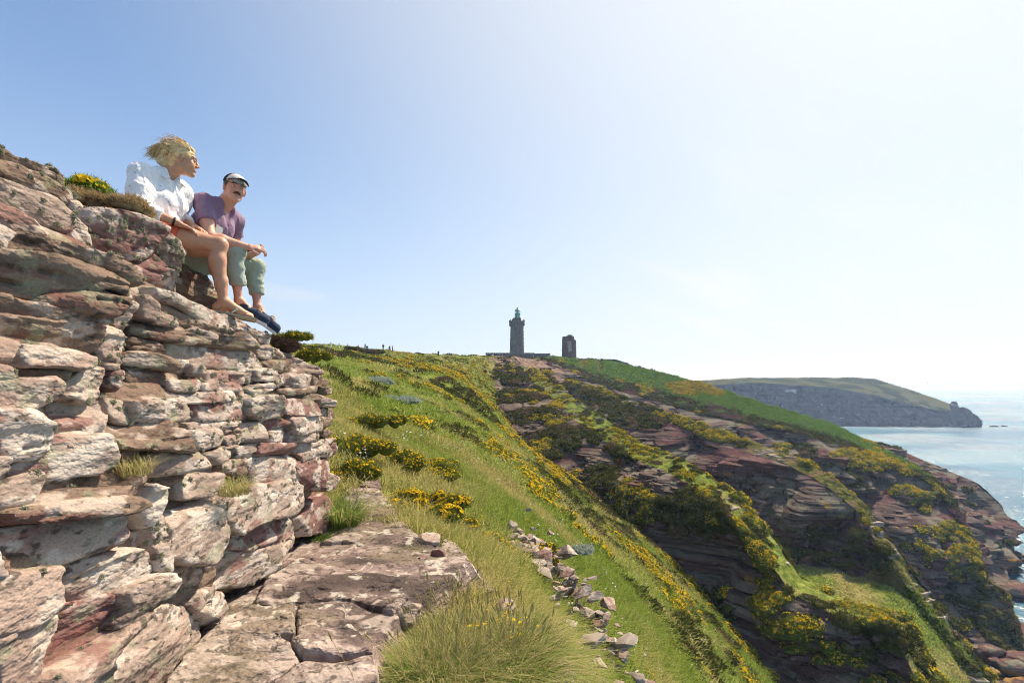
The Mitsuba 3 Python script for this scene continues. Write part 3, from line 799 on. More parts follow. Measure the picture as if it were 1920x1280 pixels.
for i, (z, th, txt) in enumerate(PLATES):
    pl = floor_poly(txt, z)
    V, Fc = block(pl, z, th, .026, .03, (0, 0), .008, 900 + i, grow=.003, flat=True)
    put(floor_, 'plate', (V[:, [1, 2, 0]], Fc), 'slab_stone', True)
gx, gy = np.meshgrid(np.linspace(-2.8, .25, 100), np.linspace(1.0, 9, 160), indexing='ij')
g3 = np.stack([gx, gy, gx * 0], -1)
cz = -1.50 - .022 * np.clip(gy - 2.5, 0, 4) + nz(g3, 1.6, 4, 3) * .05 - np.clip(gx - np.interp(gy, [1, 2.4, 3.1, 3.6, 4.0, 4.4, 5, 5.6, 6.5, 8.2, 9], [-.5, -.68, -.78, -.70, -.5, -.36, -.75, -1.25, -1.5, -2.25, -2.6]), 0, 3) * 1.5 - np.clip(np.interp(gy, [1, 5.4, 5.8, 7.2, 9], [-9, -3, -2.05, -2.3, -3]) - gx, 0, 3) * .6
g3[..., 2] = cz
scene[floor_] = ply(grid_mesh(g3), 'slab_stone', True)

# loose stones: (pixel, depth, half sizes)
STONES = [('pale pink boulder with a flat face lying at the edge of the rock floor', (762, 1150), 3.42, (.11, .13, .10), 11, 'rock_grey'),
          ('rounded pale boulder half buried in grass right of the tall grass clump', (948, 1152), 3.9, (.09, .14, .13), 12, 'rock_grey'),
          ('long dark grey boulder with white lichen spots on the grassy edge', (1030, 1262), 3.25, (.16, .30, .13), 13, 'slab_stone'),
          ('orange stained stone at the top of the stepped blocks', (806, 1012), 5.0, (.13, .12, .07), 14, 'rock_pink'),
          ('square dark block on the broken edge of the rock floor', (823, 1046), 4.55, (.09, .10, .09), 15, 'rock_maroon'),
          ('cracked dark block beside the square one on the broken edge', (795, 1055), 4.5, (.07, .10, .08), 16, 'rock_maroon')]
for lab, px, Y, r, s_, m_ in STONES:
    k = thing('boulder', lab, 'boulder')
    scene[k] = ply(lump(P(*px, Y), r, s_, .10, 4, f=3), m_, True)

# the rib of pale stones that runs down the grass
def shard(pos, r, g):
    """A broken stone: the hull of a few points, its faces roughened."""
    q = g.normal(size=(13, 3)); q = unit(q) * g.uniform(.75, 1.1, (13, 1)) * np.array([1.25, 1.0, .62]) * r
    m = trimesh.convex.convex_hull(q).subdivide().subdivide()
    a = g.uniform(0, 6.28); v = np.array(m.vertices); n = np.array(m.vertex_normals)
    v = v + n * (nz(v / r * 2.2 + pos, 1, 3, 5) * r * .12)[:, None]
    c, s = math.cos(a), math.sin(a)
    return np.stack([v[:, 0] * c - v[:, 1] * s, v[:, 0] * s + v[:, 1] * c, v[:, 2] + .25 * v[:, 0]], 1) + pos, np.array(m.faces)


rib = thing('stone_rib', 'rib of broken pale stones running down the grass slope', 'rock')
rr = np.random.default_rng(5)
spine = [((950, 985), 10.2), ((985, 1010), 8.8), ((1010, 1050), 7.6), ((1040, 1090), 7.0), ((1075, 1120), 6.7), ((1110, 1180), 6.2), ((1140, 1240), 5.9), ((1175, 1300), 5.7)]
spine2 = [((1000, 1100), 6.2), ((1030, 1150), 5.5), ((1060, 1205), 5.0), ((1100, 1260), 4.8), ((1120, 1310), 4.7)]
for sp, n in ((spine, 190), (spine2, 110)):
    us = np.array([[*a, b] for a, b in sp], float)
    for i in range(n):
        t = (i + rr.uniform(0, 1)) / n * (len(us) - 1)
        k = min(int(t), len(us) - 2)
        q = us[k] * (1 - t + k) + us[k + 1] * (t - k)
        sc = q[2] / 7
        r = (.04 + .15 * rr.uniform() ** 2.2) * sc
        pos = P(q[0] + rr.normal(0, 27), q[1] + rr.normal(0, 15), q[2])
        put(rib, 'stone', shard(pos - np.array([0, 0, r * .5]), r, rr), ('rock_grey', 'rock_pink', 'rock_pink', 'cliff_pale')[i % 4], 25)

# ------------------------------------------------------------------ plants
def leafmat(name, fn, dt=.9):
    bs(name, dict(type='principledthin', base_color=proc(fn), roughness=.7, diff_trans=dt, spec_tint=0.0))


def grass_fn(p, n, uv):
    a = fbm(p.x * .22, p.y * .22, p.z * .22, 4)
    b = noise(p.x * 9, p.y * 9, p.z * 3)
    c = mix(C(.15, .225, .035), C(.285, .345, .075), b)
    return mix(c, C(.47, .395, .175), smoothstep(.46, .62, a * .8 + .2 * noise(p.x * 31, p.y * 31, 1)) * .75)


leafmat('grass_blade', grass_fn, 1.0)
leafmat('dry_blade', lambda p, n, uv: mix(C(.52, .44, .23), C(.33, .33, .12), noise(p.x * 25, p.y * 25, p.z * 8)), .9)
leafmat('lush_blade', lambda p, n, uv: mix(C(.11, .19, .03), C(.22, .31, .07), noise(p.x * 25, p.y * 25, p.z * 8)), .9)
leafmat('gorse_leaf', lambda p, n, uv: mix(C(.075, .105, .02), C(.20, .215, .05), fbm(p.x * 2, p.y * 2, p.z * 2, 3)), .5)
leafmat('heath_leaf', lambda p, n, uv: mix(mix(C(.045, .055, .015), C(.115, .115, .035), noise(p.x * 1.3, p.y * 1.3, p.z * 1.3)), C(.15, .105, .06), smoothstep(.55, .7, fbm(p.x * .3, p.y * .3, p.z * .3, 3))), .4)
leafmat('bracken_leaf', lambda p, n, uv: mix(C(.10, .19, .035), C(.20, .32, .065), noise(p.x * 1.1, p.y * 1.1, p.z * 1.1)), .6)
leafmat('dry_twig', lambda p, n, uv: mix(C(.26, .19, .10), C(.50, .38, .21), noise(p.x * 30, p.y * 30, p.z * 30)), .4)
leafmat('brown_cushion', lambda p, n, uv: mix(C(.05, .035, .028), C(.13, .09, .065), noise(p.x * 60, p.y * 60, p.z * 60)), .3)
leafmat('silver_leaf', lambda p, n, uv: mix(C(.30, .35, .30), C(.45, .49, .42), noise(p.x * 20, p.y * 20, p.z * 20)), .4)
leafmat('yellow_petal', lambda p, n, uv: mix(C(.62, .40, .02), C(.75, .55, .03), noise(p.x * 12, p.y * 12, p.z * 12)), .8)
leafmat('purple_petal', lambda p, n, uv: mix(C(.24, .06, .18), C(.38, .12, .30), noise(p.x * 12, p.y * 12, p.z * 12)), .7)
leafmat('white_petal', lambda p, n, uv: mix(C(.7, .7, .66), C(.8, .8, .78), noise(p.x * 12, p.y * 12, p.z * 12)), .7)
leafmat('lichen_tuft', lambda p, n, uv: mix(C(.22, .23, .15), C(.46, .46, .34), noise(p.x * 60, p.y * 60, p.z * 60)), .4)
plastic('stem_brown', (.12, .085, .05), .8)


def blades(n, r, hgt, w, bend, seed, segs=2, lean=.0):
    """A tuft: n tapered strips that rise from a disc of radius r and bow outwards."""
    g = np.random.default_rng(seed)
    V, Q = [], []
    for i in range(n):
        a, d = g.uniform(0, 2 * np.pi), r * math.sqrt(g.uniform())
        base = np.array([math.cos(a) * d, math.sin(a) * d, -.04 * hgt])
        b = g.uniform(0, 2 * np.pi) if g.uniform() < .5 else a + g.normal(0, .5)
        out = np.array([math.cos(b), math.sin(b), 0.])
        hh, bb = hgt * g.uniform(.55, 1.1), bend * g.uniform(.3, 1.3)
        side = np.cross(out, [0, 0, 1]) * w * g.uniform(.7, 1.2) * .5
        o = len(V)
        for k in range(segs + 1):
            t = k / segs
            c = base + out * (hh * bb * t ** 1.8 + lean * t) + np.array([0, 0, hh * (t - .35 * bb * t ** 3)])
            if k < segs:
                s = side * (1 - .6 * t); V += [c - s, c + s]
            else:
                V += [c]
        for k in range(segs - 1):
            q = o + 2 * k; Q += [[q, q + 1, q + 3], [q, q + 3, q + 2]]
        q = o + 2 * (segs - 1); Q += [[q, q + 1, q + 2]]
    return np.array(V), np.array(Q)


def dome_pts(g, n, r, h, low=-.1):
    a = g.uniform(0, 2 * np.pi, n); z = g.uniform(low, 1, n)
    s = np.sqrt(np.clip(1 - z * z, 0, 1))
    nrm = np.stack([np.cos(a) * s, np.sin(a) * s, z], 1)
    k = 1 + .25 * nz(nrm * 2.3 + r * 31, 1, 3, int(r * 1000))
    return nrm * np.array([r, r, h]) * k[:, None], unit(nrm / np.array([r, r, h]))


def sprigs(g, p, nrm, ln, w, spread=.7):
    """A narrow leaf triangle pair at each point, pointing out of the crown."""
    n = len(p)
    d = unit(nrm + g.normal(0, spread, (n, 3)) + np.array([0, 0, .25]))
    s = unit(np.cross(d, g.normal(size=(n, 3)))) * (w * g.uniform(.6, 1.3, n))[:, None]
    l = (ln * g.uniform(.5, 1.4, n))[:, None]
    b = p - d * l * .4
    V = np.stack([b - s * .5, b + s * .5, b + d * l * 1.2 ], 1).reshape(-1, 3)
    return V, np.arange(3 * n).reshape(-1, 3)


def petals(g, p, nrm, s):
    n = len(p)
    t = unit(np.cross(nrm + g.normal(0, .4, (n, 3)), g.normal(size=(n, 3)))); b = unit(np.cross(nrm, t) + g.normal(0, .4, (n, 3)))
    k = (s * g.uniform(.6, 1.3, n))[:, None]
    c = p + nrm * k * .6
    V = np.stack([c - t * k, c + b * k, c + t * k, c - b * k], 1).reshape(-1, 3)
    i = np.arange(n) * 4
    return V, np.vstack([np.stack([i, i + 1, i + 2], 1), np.stack([i, i + 2, i + 3], 1)])


def crown(r, h, n, ln, w, seed, low=-.1):
    g = np.random.default_rng(seed)
    p, nn = dome_pts(g, n, r, h, low)
    p = p * (1 - .35 * g.uniform(0, 1, (n, 1)) ** 2)
    V, Fc = sprigs(g, p, nn, ln, w)
    core = trimesh.creation.icosphere(2)
    cv = np.array(core.vertices); cv = cv * (1 + .22 * nz(cv * 2.3 + r * 31, 1, 3, int(r * 1000)))[:, None] * np.array([r, r, h]) * .74
    return np.vstack([V, cv]), np.vstack([Fc, np.array(core.faces) + len(V)])


def bloom(r, h, n, s, seed, low=.15, clump=True):
    g = np.random.default_rng(seed)
    p, nn = dome_pts(g, n * 3, r, h, low)
    keep = np.argsort(nz(p * 3.1 / r, 1, 3, seed))[-n:] if clump else np.arange(n)
    return petals(g, p[keep] * 1.02, nn[keep], s)


def group(name, shapes):
    scene[name] = dict(type='shapegroup', **shapes)


for i in range(3):
    group(f'tuft_fine_{i}', dict(blade=ply(blades(34, .10, .26, .0075, .8, 40 + i, 3), 'grass_blade')))
    group(f'tuft_mid_{i}', dict(blade=ply(blades(26, .22, .34, .018, .9, 50 + i), 'grass_blade')))
    group(f'tuft_wide_{i}', dict(blade=ply(blades(24, .55, .42, .05, .9, 60 + i), 'grass_blade')))
    group(f'tuft_far_{i}', dict(blade=ply(blades(22, 1.3, .55, .16, .9, 70 + i), 'grass_blade')))
    group(f'scrub_heath_{i}', dict(foliage=ply(crown(1, .55, 150, .30, .14, 80 + i), 'heath_leaf')))
    group(f'scrub_gorse_{i}', dict(foliage=ply(crown(1, .6, 150, .28, .12, 90 + i), 'gorse_leaf'), flower=ply(bloom(1, .6, 75, .08, 95 + i, .2), 'yellow_petal')))
    group(f'scrub_fern_{i}', dict(foliage=ply(crown(1, .5, 190, .42, .2, 100 + i), 'bracken_leaf')))
    group(f'scrub_heather_{i}', dict(foliage=ply(crown(1, .4, 130, .26, .12, 110 + i), 'heath_leaf'), flower=ply(bloom(1, .42, 46, .075, 115 + i, .3), 'purple_petal')))
    group(f'gorse_near_{i}', dict(foliage=ply(crown(1, .75, 1500, .11, .03, 120 + i), 'gorse_leaf'), flower=ply(bloom(1, .77, 330, .034, 125 + i, .0), 'yellow_petal')))
    group(f'brown_near_{i}', dict(foliage=ply(crown(1, .7, 1300, .11, .03, 130 + i), 'heath_leaf')))
group('daisy', dict(flower=ply(petals(np.random.default_rng(3), np.random.default_rng(4).normal(0, .16, (9, 3)) * np.array([1, 1, .25]) + np.array([0, 0, .3]), np.tile([0, 0, 1.0], (9, 1)), .022), 'white_petal')))


def scatter(V, n, seed, weight=None):
    """n points on a land sheet, evenly over its area (or by weight): position, normal."""
    g = np.random.default_rng(seed)
    N = grid_normals(V); N *= np.sign(N[..., 2:]) + (N[..., 2:] == 0)
    A = np.linalg.norm(np.cross(V[1:, :-1] - V[:-1, :-1], V[:-1, 1:] - V[:-1, :-1]), axis=-1)
    w = A if weight is None else A * weight(V[:-1, :-1])
    c = np.cumsum(w.ravel()); idx = np.searchsorted(c, g.uniform(0, c[-1], n))
    i, j = np.unravel_index(np.minimum(idx, A.size - 1), A.shape)
    a, b = g.uniform(size=(2, n, 1))
    p = V[i, j] * (1 - a) * (1 - b) + V[i + 1, j] * a * (1 - b) + V[i, j + 1] * (1 - a) * b + V[i + 1, j + 1] * a * b
    return p, N[i, j], g


def sow(kind, groups, pts, nrm, g, smin, smax_, upright=.6, zs=1.0):
    for p, n in zip(pts, nrm):
        k = COUNT.get(kind, 0) + 1; COUNT[kind] = k
        s = g.uniform(smin, smax_)
        scene[f'{kind}__{k:05d}'] = instance(groups[g.integers(len(groups))], frame(p, unit(n * (1 - upright) + np.array([0, 0, upright])), g.uniform(0, 6.28), (s, s, s * zs * g.uniform(.8, 1.2))))


def in_poly(p, polys):
    u, v = U0 + F * p[:, 0] / p[:, 1], V0 - F * p[:, 2] / p[:, 1]
    return np.any([seg_dist(np.array(q, float), u, v) < 0 for q in polys], axis=0)


# bare trodden earth: the land's own facets, lifted a hand's breadth
TRACKS = [[(905, 671), (960, 667), (990, 671), (1022, 677), (1054, 688), (1046, 700), (1004, 693), (962, 686), (915, 681)],
          [(602, 650), (690, 654), (765, 659), (745, 664), (690, 664), (612, 662)], [(1046, 690), (1062, 700), (1058, 722), (1040, 716), (1030, 702)]]
tv_, tf_, to_ = [], [], 0
for V in land.values():
    v, q = grid_mesh(V + grid_normals(V) * np.sign(grid_normals(V)[..., 2:]) * .10)
    ok = (v[:, 1] > 5); ok[ok] = in_poly(v[ok], TRACKS)
    kf = ok[q].all(1)
    if kf.any(): tv_.append(v); tf_.append(q[kf] + to_); to_ += len(v)
n_ = thing('footpath', kind='structure'); scene[n_] = ply((np.vstack(tv_), np.vstack(tf_)), 'earth', True)


def three(s): return [f'{s}_{i}' for i in range(3)]
def in_view(p): return (p[:, 1] > .5) & (np.abs(p[:, 0]) < p[:, 1] * 1.06 + 1) & (p[:, 2] > -p[:, 1] * .66 - .6)


def band(V, a, b):
    d = dist(V); return ((d > a) & (d <= b)).astype(float)


labels['grass'] = dict(kind='stuff', label='long summer grass covering the slopes')
labels['scrub'] = dict(kind='stuff', label='low gorse, heather and bracken covering the cliff tops')
S = land['slope']
onfloor = lambda p: (p[:, 0] < -.42 - .1 * (p[:, 1] - 4)) & (p[:, 1] < 5.6) | (np.abs(p[:, 0] + 2.15 - .16 * (p[:, 1] - 6.5)) < .42 - .02 * p[:, 1]) & (p[:, 1] < 9) & (p[:, 1] > 5)
for nm, a, b, n, gr, s0, s1 in (('f', 2.0, 7.5, 5200, 'tuft_fine', .7, 1.3), ('m', 6.5, 22, 9000, 'tuft_mid', .7, 1.25), ('w', 20, 62, 7600, 'tuft_wide', .7, 1.2), ('x', 58, 190, 3600, 'tuft_far', .6, 1.1)):
    p, nn, g = scatter(S, n, 31, lambda V: band(V, a, b) * (np.abs(V[..., 0]) < V[..., 1] * 1.06 + 1))
    ok = in_view(p) & ~onfloor(p)
    sow('grass', three(gr), p[ok], nn[ok], g, s0, s1)
for nm_ in ('hollow', 'spur_toe'):
    p, nn, g = scatter(land[nm_], 1300, 33, lambda V: band(V, 40, 110)); sow('grass', three('tuft_far'), p, nn, g, .45, .75)

patch = lambda p, f, s, lo: nz(p, f, 3, s) > lo
# gorse, heather and bracken on the slope, the ridges and the tops
def cover(V, n, seed, kinds, s0, s1, weight=None, upright=.5):
    p, nn, g = scatter(V, n, seed, weight)
    ok = in_view(p) & ~in_poly(p, TRACKS)
    for c in CLEAR:                                              # trodden bare round the walkers, toward the sea and away
        e = c / np.linalg.norm(c); r = p[:, :2] - c
        ok &= ~((np.abs(r @ e) < 16) & (np.abs(r[:, 0] * e[1] - r[:, 1] * e[0]) < 1.3))
    p, nn = p[ok], nn[ok]
    left = np.ones(len(p), bool)
    for gr, f, sd, lo in kinds:
        m = left & (nz(p, f, 3, sd) > lo)
        sow('scrub', three(gr), p[m], nn[m], g, s0, s1, upright); left &= ~m


p, nn, g = scatter(S, 260, 40, lambda V: band(V, 6.5, 24)); ok = in_view(p) & ~onfloor(p) & (nz(p, .35, 3, 7) > .16)
sow('scrub', three('gorse_near'), p[ok], nn[ok], g, .12, .34)
cover(S, 2300, 41, [('scrub_gorse', .2, 5, .18), ('scrub_heath', .2, 6, .06)], .3, .85, lambda V: band(V, 22, 70) * np.interp(np.linspace(0, 1, V.shape[1]), [0, .5, .66, 1], [.35, .5, 1.6, 1.8])[None, :])
cover(S, 2600, 42, [('scrub_gorse', .12, 5, .16), ('scrub_heath', .12, 6, -.12)], .45, 1.15, lambda V: band(V, 60, 105) * np.interp(np.linspace(0, 1, V.shape[1]), [0, .5, .66, 1], [.35, .5, 1.6, 1.8])[None, :])
cover(S, 1500, 57, [('scrub_gorse', .10, 5, .16), ('scrub_heath', .10, 6, -.1)], .35, .75, lambda V: band(V, 105, 200))
RF = land['ridge_face']
cover(RF, 3200, 43, [('scrub_gorse', .2, 15, .26), ('scrub_heath', .16, 16, -.03)], .4, 1.2, lambda V: band(V, 30, 200) * np.clip(np.linspace(.35, 1.4, V.shape[1])[None, :], 0, 2) * np.interp(np.linspace(0, 1, V.shape[0]), [0, .7, .85, 1], [1, 1, .25, .15])[:, None])
cover(land['ridge_crest'], 560, 51, [('scrub_gorse', .16, 15, .08), ('scrub_heath', .14, 16, .0)], .3, .8)
p, nn, g = scatter(land['ridge_crest'], 700, 34); ok = in_view(p); sow('grass', three('tuft_wide'), p[ok], nn[ok], g, .6, 1.0)
cover(land['spur_crest'], 420, 52, [('scrub_gorse', .08, 25, .10), ('scrub_heath', .10, 26, -.05)], .4, 1.2)
cover(land['ridge_back'], 700, 44, [('scrub_gorse', .07, 15, .10), ('scrub_heath', .08, 16, -.3)], .5, 1.3)
cover(land['spur_face'], 1100, 45, [('scrub_gorse', .05, 25, .28), ('scrub_heath', .06, 26, .12)], .6, 1.8, lambda V: band(V, 40, 260) * (np.linspace(0, 1, V.shape[1])[None, :] ** 2 + .15))
cover(land['spur_back'], 700, 46, [('scrub_gorse', .06, 25, .15), ('scrub_heath', .08, 26, -.4)], .6, 1.5)
cover(land['bluff_face'], 900, 47, [('scrub_gorse', .05, 35, .3), ('scrub_heath', .05, 36, .15)], .8, 2.0, lambda V: np.broadcast_to(np.linspace(0, 1, V.shape[1])[None, :] ** 3 + .05, V.shape[:2]))
BT = land['bluff_top']
fern_zone = lambda V: np.interp(np.linspace(0, 1, V.shape[0]), [0, .08, .5, .62], [.3, 1, 1, 0])[:, None] * np.interp(np.linspace(0, 1, V.shape[1]), [0, .3, .45, 1], [.0, .1, 1, 1])[None, :]
cover(BT, 2800, 48, [('scrub_gorse', .045, 35, .42), ('scrub_fern', .03, 39, -2)], .7, 1.6, fern_zone)
cover(BT, 3400, 58, [('scrub_gorse', .13, 35, .20), ('scrub_heather', .11, 37, .28), ('scrub_heath', .03, 38, -2)], .6, 1.4, lambda V: 1.02 - fern_zone(V))
cover(land['plateau'], 900, 49, [('scrub_gorse', .05, 35, .2), ('scrub_heath', .03, 38, -.3)], .6, 1.4, lambda V: (V[..., 1] < 300).astype(float))
cover(land['point_face'], 260, 50, [('scrub_heath', .05, 36, -.1)], .8, 2.0, lambda V: np.broadcast_to(np.linspace(0, 1, V.shape[1])[None, :] ** 5, V.shape[:2]))

p, nn, g = scatter(S, 500, 61, lambda V: band(V, 5, 45)); ok = in_view(p) & ~onfloor(p) & (nz(p, .25, 3, 4) > .05)
sow('grass', ['daisy'], p[ok], nn[ok], g, .8, 1.4)

# ---- bushes and tufts near enough to be known one from another
def bush(kind, label, cat, pos, r, h, n, leaf, flower=None, nf=0, seed=0, ln=.075, w=.018, fs=.02, low=-.15, group_=None):
    k = thing(kind, label, cat, group_)
    pos = np.array(pos, float)
    g = np.random.default_rng(seed + 900)
    nl = 1 if r < .13 else 13
    fo, fl = [], []
    for i in range(nl):
        a, d = g.uniform(0, 6.28), r * math.sqrt(g.uniform()) * (1.0 if nl > 1 else 0)
        k_ = 1.0 if nl == 1 else g.uniform(.24, .50)
        c = pos + np.array([math.cos(a) * d * 1.15, math.sin(a) * d, -(1 - k_) * h * .12 + g.normal(0, .05) * h])
        hh = h * (1 if nl == 1 else g.uniform(.38, .85) * (1 - .4 * d / r))
        V, Fc = crown(r * k_, hh, int(n * (.9 if nl == 1 else .17)), ln, w, seed * 10 + i, low); fo.append((V + c, Fc))
        if flower and True:
            m = max(6, int(nf * (1 if nl == 1 else g.uniform(.05, .26))))
            V, Fc = bloom(r * k_, hh, m, fs, seed * 10 + i + 5, low + .3); fl.append((V + c, Fc))
    put(k, 'foliage', join(*fo), leaf)
    if fl: put(k, 'flower', join(*fl), flower, kind='stuff')
    return k


bush('gorse_bush', 'big gorse bush thick with yellow flowers just right of the stone path', 'bush', P(775, 948, 7.3), .62, .42, 5200, 'gorse_leaf', 'yellow_petal', 1500, 1)
bush('gorse_bush', 'low gorse bush in flower below the big one, toward the stone rib', 'bush', P(832, 985, 7.4), .36, .24, 2200, 'gorse_leaf', 'yellow_petal', 420, 2)
bush('gorse_bush', 'gorse bush with yellow tips where the path meets the end of the rock wall', 'bush', P(655, 890, 8.2), .36, .40, 2600, 'gorse_leaf', 'yellow_petal', 380, 3)
bush('gorse_bush', 'wide gorse bush sprinkled with yellow above the path by the rock wall', 'bush', P(668, 838, 10.2), .62, .45, 3600, 'gorse_leaf', 'yellow_petal', 620, 4)
bush('gorse_bush', 'gorse bush on the slope above and right of the path', 'bush', P(735, 868, 11), .55, .40, 2800, 'gorse_leaf', 'yellow_petal', 420, 5)
bush('gorse_bush', 'flat gorse bush higher on the grass right of the path', 'bush', P(822, 882, 12.5), .72, .36, 3200, 'gorse_leaf', 'yellow_petal', 760, 6)
bush('gorse_bush', 'gorse bush farther up the slope near the silvery plants', 'bush', P(700, 790, 15), .75, .45, 3200, 'gorse_leaf', 'yellow_petal', 560, 7)
bush('gorse_bush', 'orange yellow gorse cushion growing in the stone rib', 'bush', P(985, 1045, 7.9), .42, .26, 2400, 'heath_leaf', 'yellow_petal', 620, 8)
bush('gorse_bush', 'yellow gorse bush under the shoes of the person in the cap', 'bush', P(550, 632, 5.0), .15, .075, 1700, 'gorse_leaf', 'yellow_petal', 170, 9, .045, .010, .010)
bush('gorse_bush', 'small gorse bush with yellow flowers at the right end of the wall top', 'bush', P(588, 668, 5.6), .15, .15, 1200, 'gorse_leaf', 'yellow_petal', 110, 10, .045, .010, .011)
bush('cushion_plant', 'dark brown cushion plant on the rock below the yellow bush', 'plant', P(540, 652, 4.75), .115, .075, 1600, 'brown_cushion', None, 0, 11, .03, .007)
bush('cushion_plant', 'small dark brown cushion left of the larger brown cushion', 'plant', P(519, 643, 4.65), .07, .06, 900, 'brown_cushion', None, 0, 12, .03, .007)
bush('dry_bush', 'dry brown bush behind the rock beside the person in white', 'bush', P(200, 388, 3.05), .19, .11, 3600, 'dry_twig', None, 0, 13, .035, .006)
bush('gorse_bush', 'tuft of bright yellow flowers on the dry brown bush', 'bush', P(166, 362, 3.1), .12, .075, 1200, 'lush_blade', 'yellow_petal', 90, 14, .04, .010, .014)
bush('silver_plant', 'silvery grey plant higher on the grass slope', 'plant', P(708, 716, 38), .9, .55, 900, 'silver_leaf', None, 0, 15, .30, .09)
bush('silver_plant', 'silvery grey plant lower on the slope, right of the higher one', 'plant', P(750, 752, 27), .75, .42, 900, 'silver_leaf', None, 0, 16, .24, .07)
bush('silver_plant', 'small silvery plant far down the grass near the stone rib', 'plant', P(1092, 1030, 12.5), .22, .16, 500, 'silver_leaf', None, 0, 17, .10, .03)
bush('heather', 'small tuft of purple heather in the stone rib', 'plant', P(1018, 1045, 7.7), .13, .13, 500, 'heath_leaf', 'purple_petal', 220, 18)
bush('round_bush', 'round dark bush on the skyline by the leftmost walker', 'bush', P(659, 653, 118), 1.5, .95, 900, 'heath_leaf', None, 0, 19, .4, .12)
bush('round_bush', 'dark domed bush on the skyline below the walkers', 'bush', P(698, 660, 112), 2.3, 1.3, 1400, 'heath_leaf', None, 0, 20, .4, .12)
bush('green_cushion', 'bright green cushion at the foot of the right end of the rock wall', 'plant', P(612, 1012, 5.25), .24, .11, 2600, 'lush_blade', 'white_petal', 40, 21, .05, .012, .008)


def grass_tuft(label, pos, r, h, n, w, bend, mat, seed, n2=0, mat2=None):
    k = thing('grass_tuft', label, 'grass')
    V, Fc = blades(n, r, h, w, bend, seed, 3); put(k, 'blades', (V + np.array(pos), Fc), mat, kind='stuff')
    if n2:
        V, Fc = blades(n2, r, h * 1.15, w * .8, bend * 1.1, seed + 1, 3); put(k, 'dry_blades', (V + np.array(pos), Fc), mat2, kind='stuff')
    return k


grass_tuft('dry orange grass tuft on a left ledge of the rock wall', P(252, 888, 2.33), .07, .12, 190, .004, 1.0, 'dry_blade', 31)
grass_tuft('dry grass tuft in a crack of the rock wall, right of the orange one', P(440, 925, 3.2), .09, .15, 240, .004, 1.1, 'dry_blade', 33, 60, 'lush_blade')
grass_tuft('long green grass hanging beside the right end of the rock wall', P(640, 985, 5.6), .20, .42, 420, .010, 1.1, 'lush_blade', 35, 120, 'dry_blade')
grass_tuft('dry tan grass clump lying on the middle of the rock floor', P(768, 1024, 5.05), .22, .11, 520, .005, 1.2, 'dry_blade', 37, 160, 'lush_blade')
grass_tuft('small dry tuft at the end of the tan clump on the floor', P(785, 1035, 4.8), .09, .09, 220, .005, 1.0, 'dry_blade', 39)
for i, (u, v, Y) in enumerate(((820, 1290, 2.75), (905, 1300, 2.85), (860, 1215, 3.25), (945, 1250, 3.15))):
    k = grass_tuft(('tall pale grass at the bottom edge, left end of the big clump', 'tall grass at the bottom edge, right of the pale left end', 'tall grass at the top of the big clump by the floor edge', 'tall grass with yellow flowers on the right side of the big clump')[i],
                   P(u, v, Y) + np.array([0, 0, -.05]), (.22, .27, .20, .27)[i], (.27, .36, .25, .33)[i], 1900, .0075, 1.25, 'lush_blade', 50 + i, 1900, 'dry_blade')
    gg = np.random.default_rng(80 + i); hs, st = [], []
    for j in range(34):
        b = P(u, v, Y) + np.array([gg.normal(0, .13), gg.normal(0, .13), -.02]); t = b + np.array([gg.normal(-.03, .10), gg.normal(0, .1), gg.uniform(.30, .46)])
        hs.append(tube_mesh([b, (b + t) / 2 + np.array([gg.normal(0, .02), 0, .03]), t], [.0018, .0015, .001], 4))
        d = unit(t - b); hs.append(tube_mesh([t - d * .01, t + d * .02, t + d * .05], [.002, .0055, .001], 5))
    put(k, 'seed_heads', join(*hs), 'dry_blade', kind='stuff')
    if i == 3:
        V, Fc = petals(gg, P(u, v, Y) + gg.normal(0, .14, (60, 3)) * np.array([1, 1, .6]) + np.array([0, 0, .26]), np.tile([0, 0, 1.], (60, 1)), .011); put(k, 'flower', (V, Fc), 'yellow_petal', kind='stuff')

# tufts of grey-green lichen on the blocks of the wall
lg = np.random.default_rng(17)
for i in range(3):
    q, nq = dome_pts(np.random.default_rng(300 + i), 60, 1.0, .8, -.1)
    group(f'lichen_tuft_{i}', dict(frond=ply(sprigs(np.random.default_rng(310 + i), q * .6, nq, .7, .32, .9), 'lichen_tuft')))
nl = 0
DENSE = {7: 90, 8: 120, 9: 40, 95: 120, 77: 110, 11: 26, 12: 20, 16: 26, 17: 22, 0: 22, 1: 26, 3: 14, 42: 30, 53: 50, 55: 26, 67: 24, 120: 60, 121: 36, 123: 30, 125: 30, 76: 20, 68: 16, 56: 16}
for bi, (pl, x0, V, Fc) in enumerate(faces):
    n = DENSE.get(bi, 5)
    t = trimesh.Trimesh(V, Fc, process=False)
    c, nn = np.array(t.triangles_center), np.array(t.face_normals)
    w = np.array(t.area_faces) * (nn[:, 0] + .6 * nn[:, 2] > .25) * np.clip(nz(c, 7, 3, bi) + (.25 if n > 5 else .0), 0, 1) ** 1.5
    if w.sum() <= 0: continue
    for f in lg.choice(len(c), min(n, (w > 0).sum()), False, w / w.sum()):
        nl += 1; s = lg.uniform(.008, .021)
        scene[f'{outcrop}__lichen__{nl:05d}'] = instance(f'lichen_tuft_{nl % 3}', frame(c[f], unit(nn[f] + np.array([0, 0, .3])), lg.uniform(0, 6.28), (s, s, s)))
labels[f'{outcrop}__lichen'] = dict(kind='stuff', label='grey green tufted lichen')

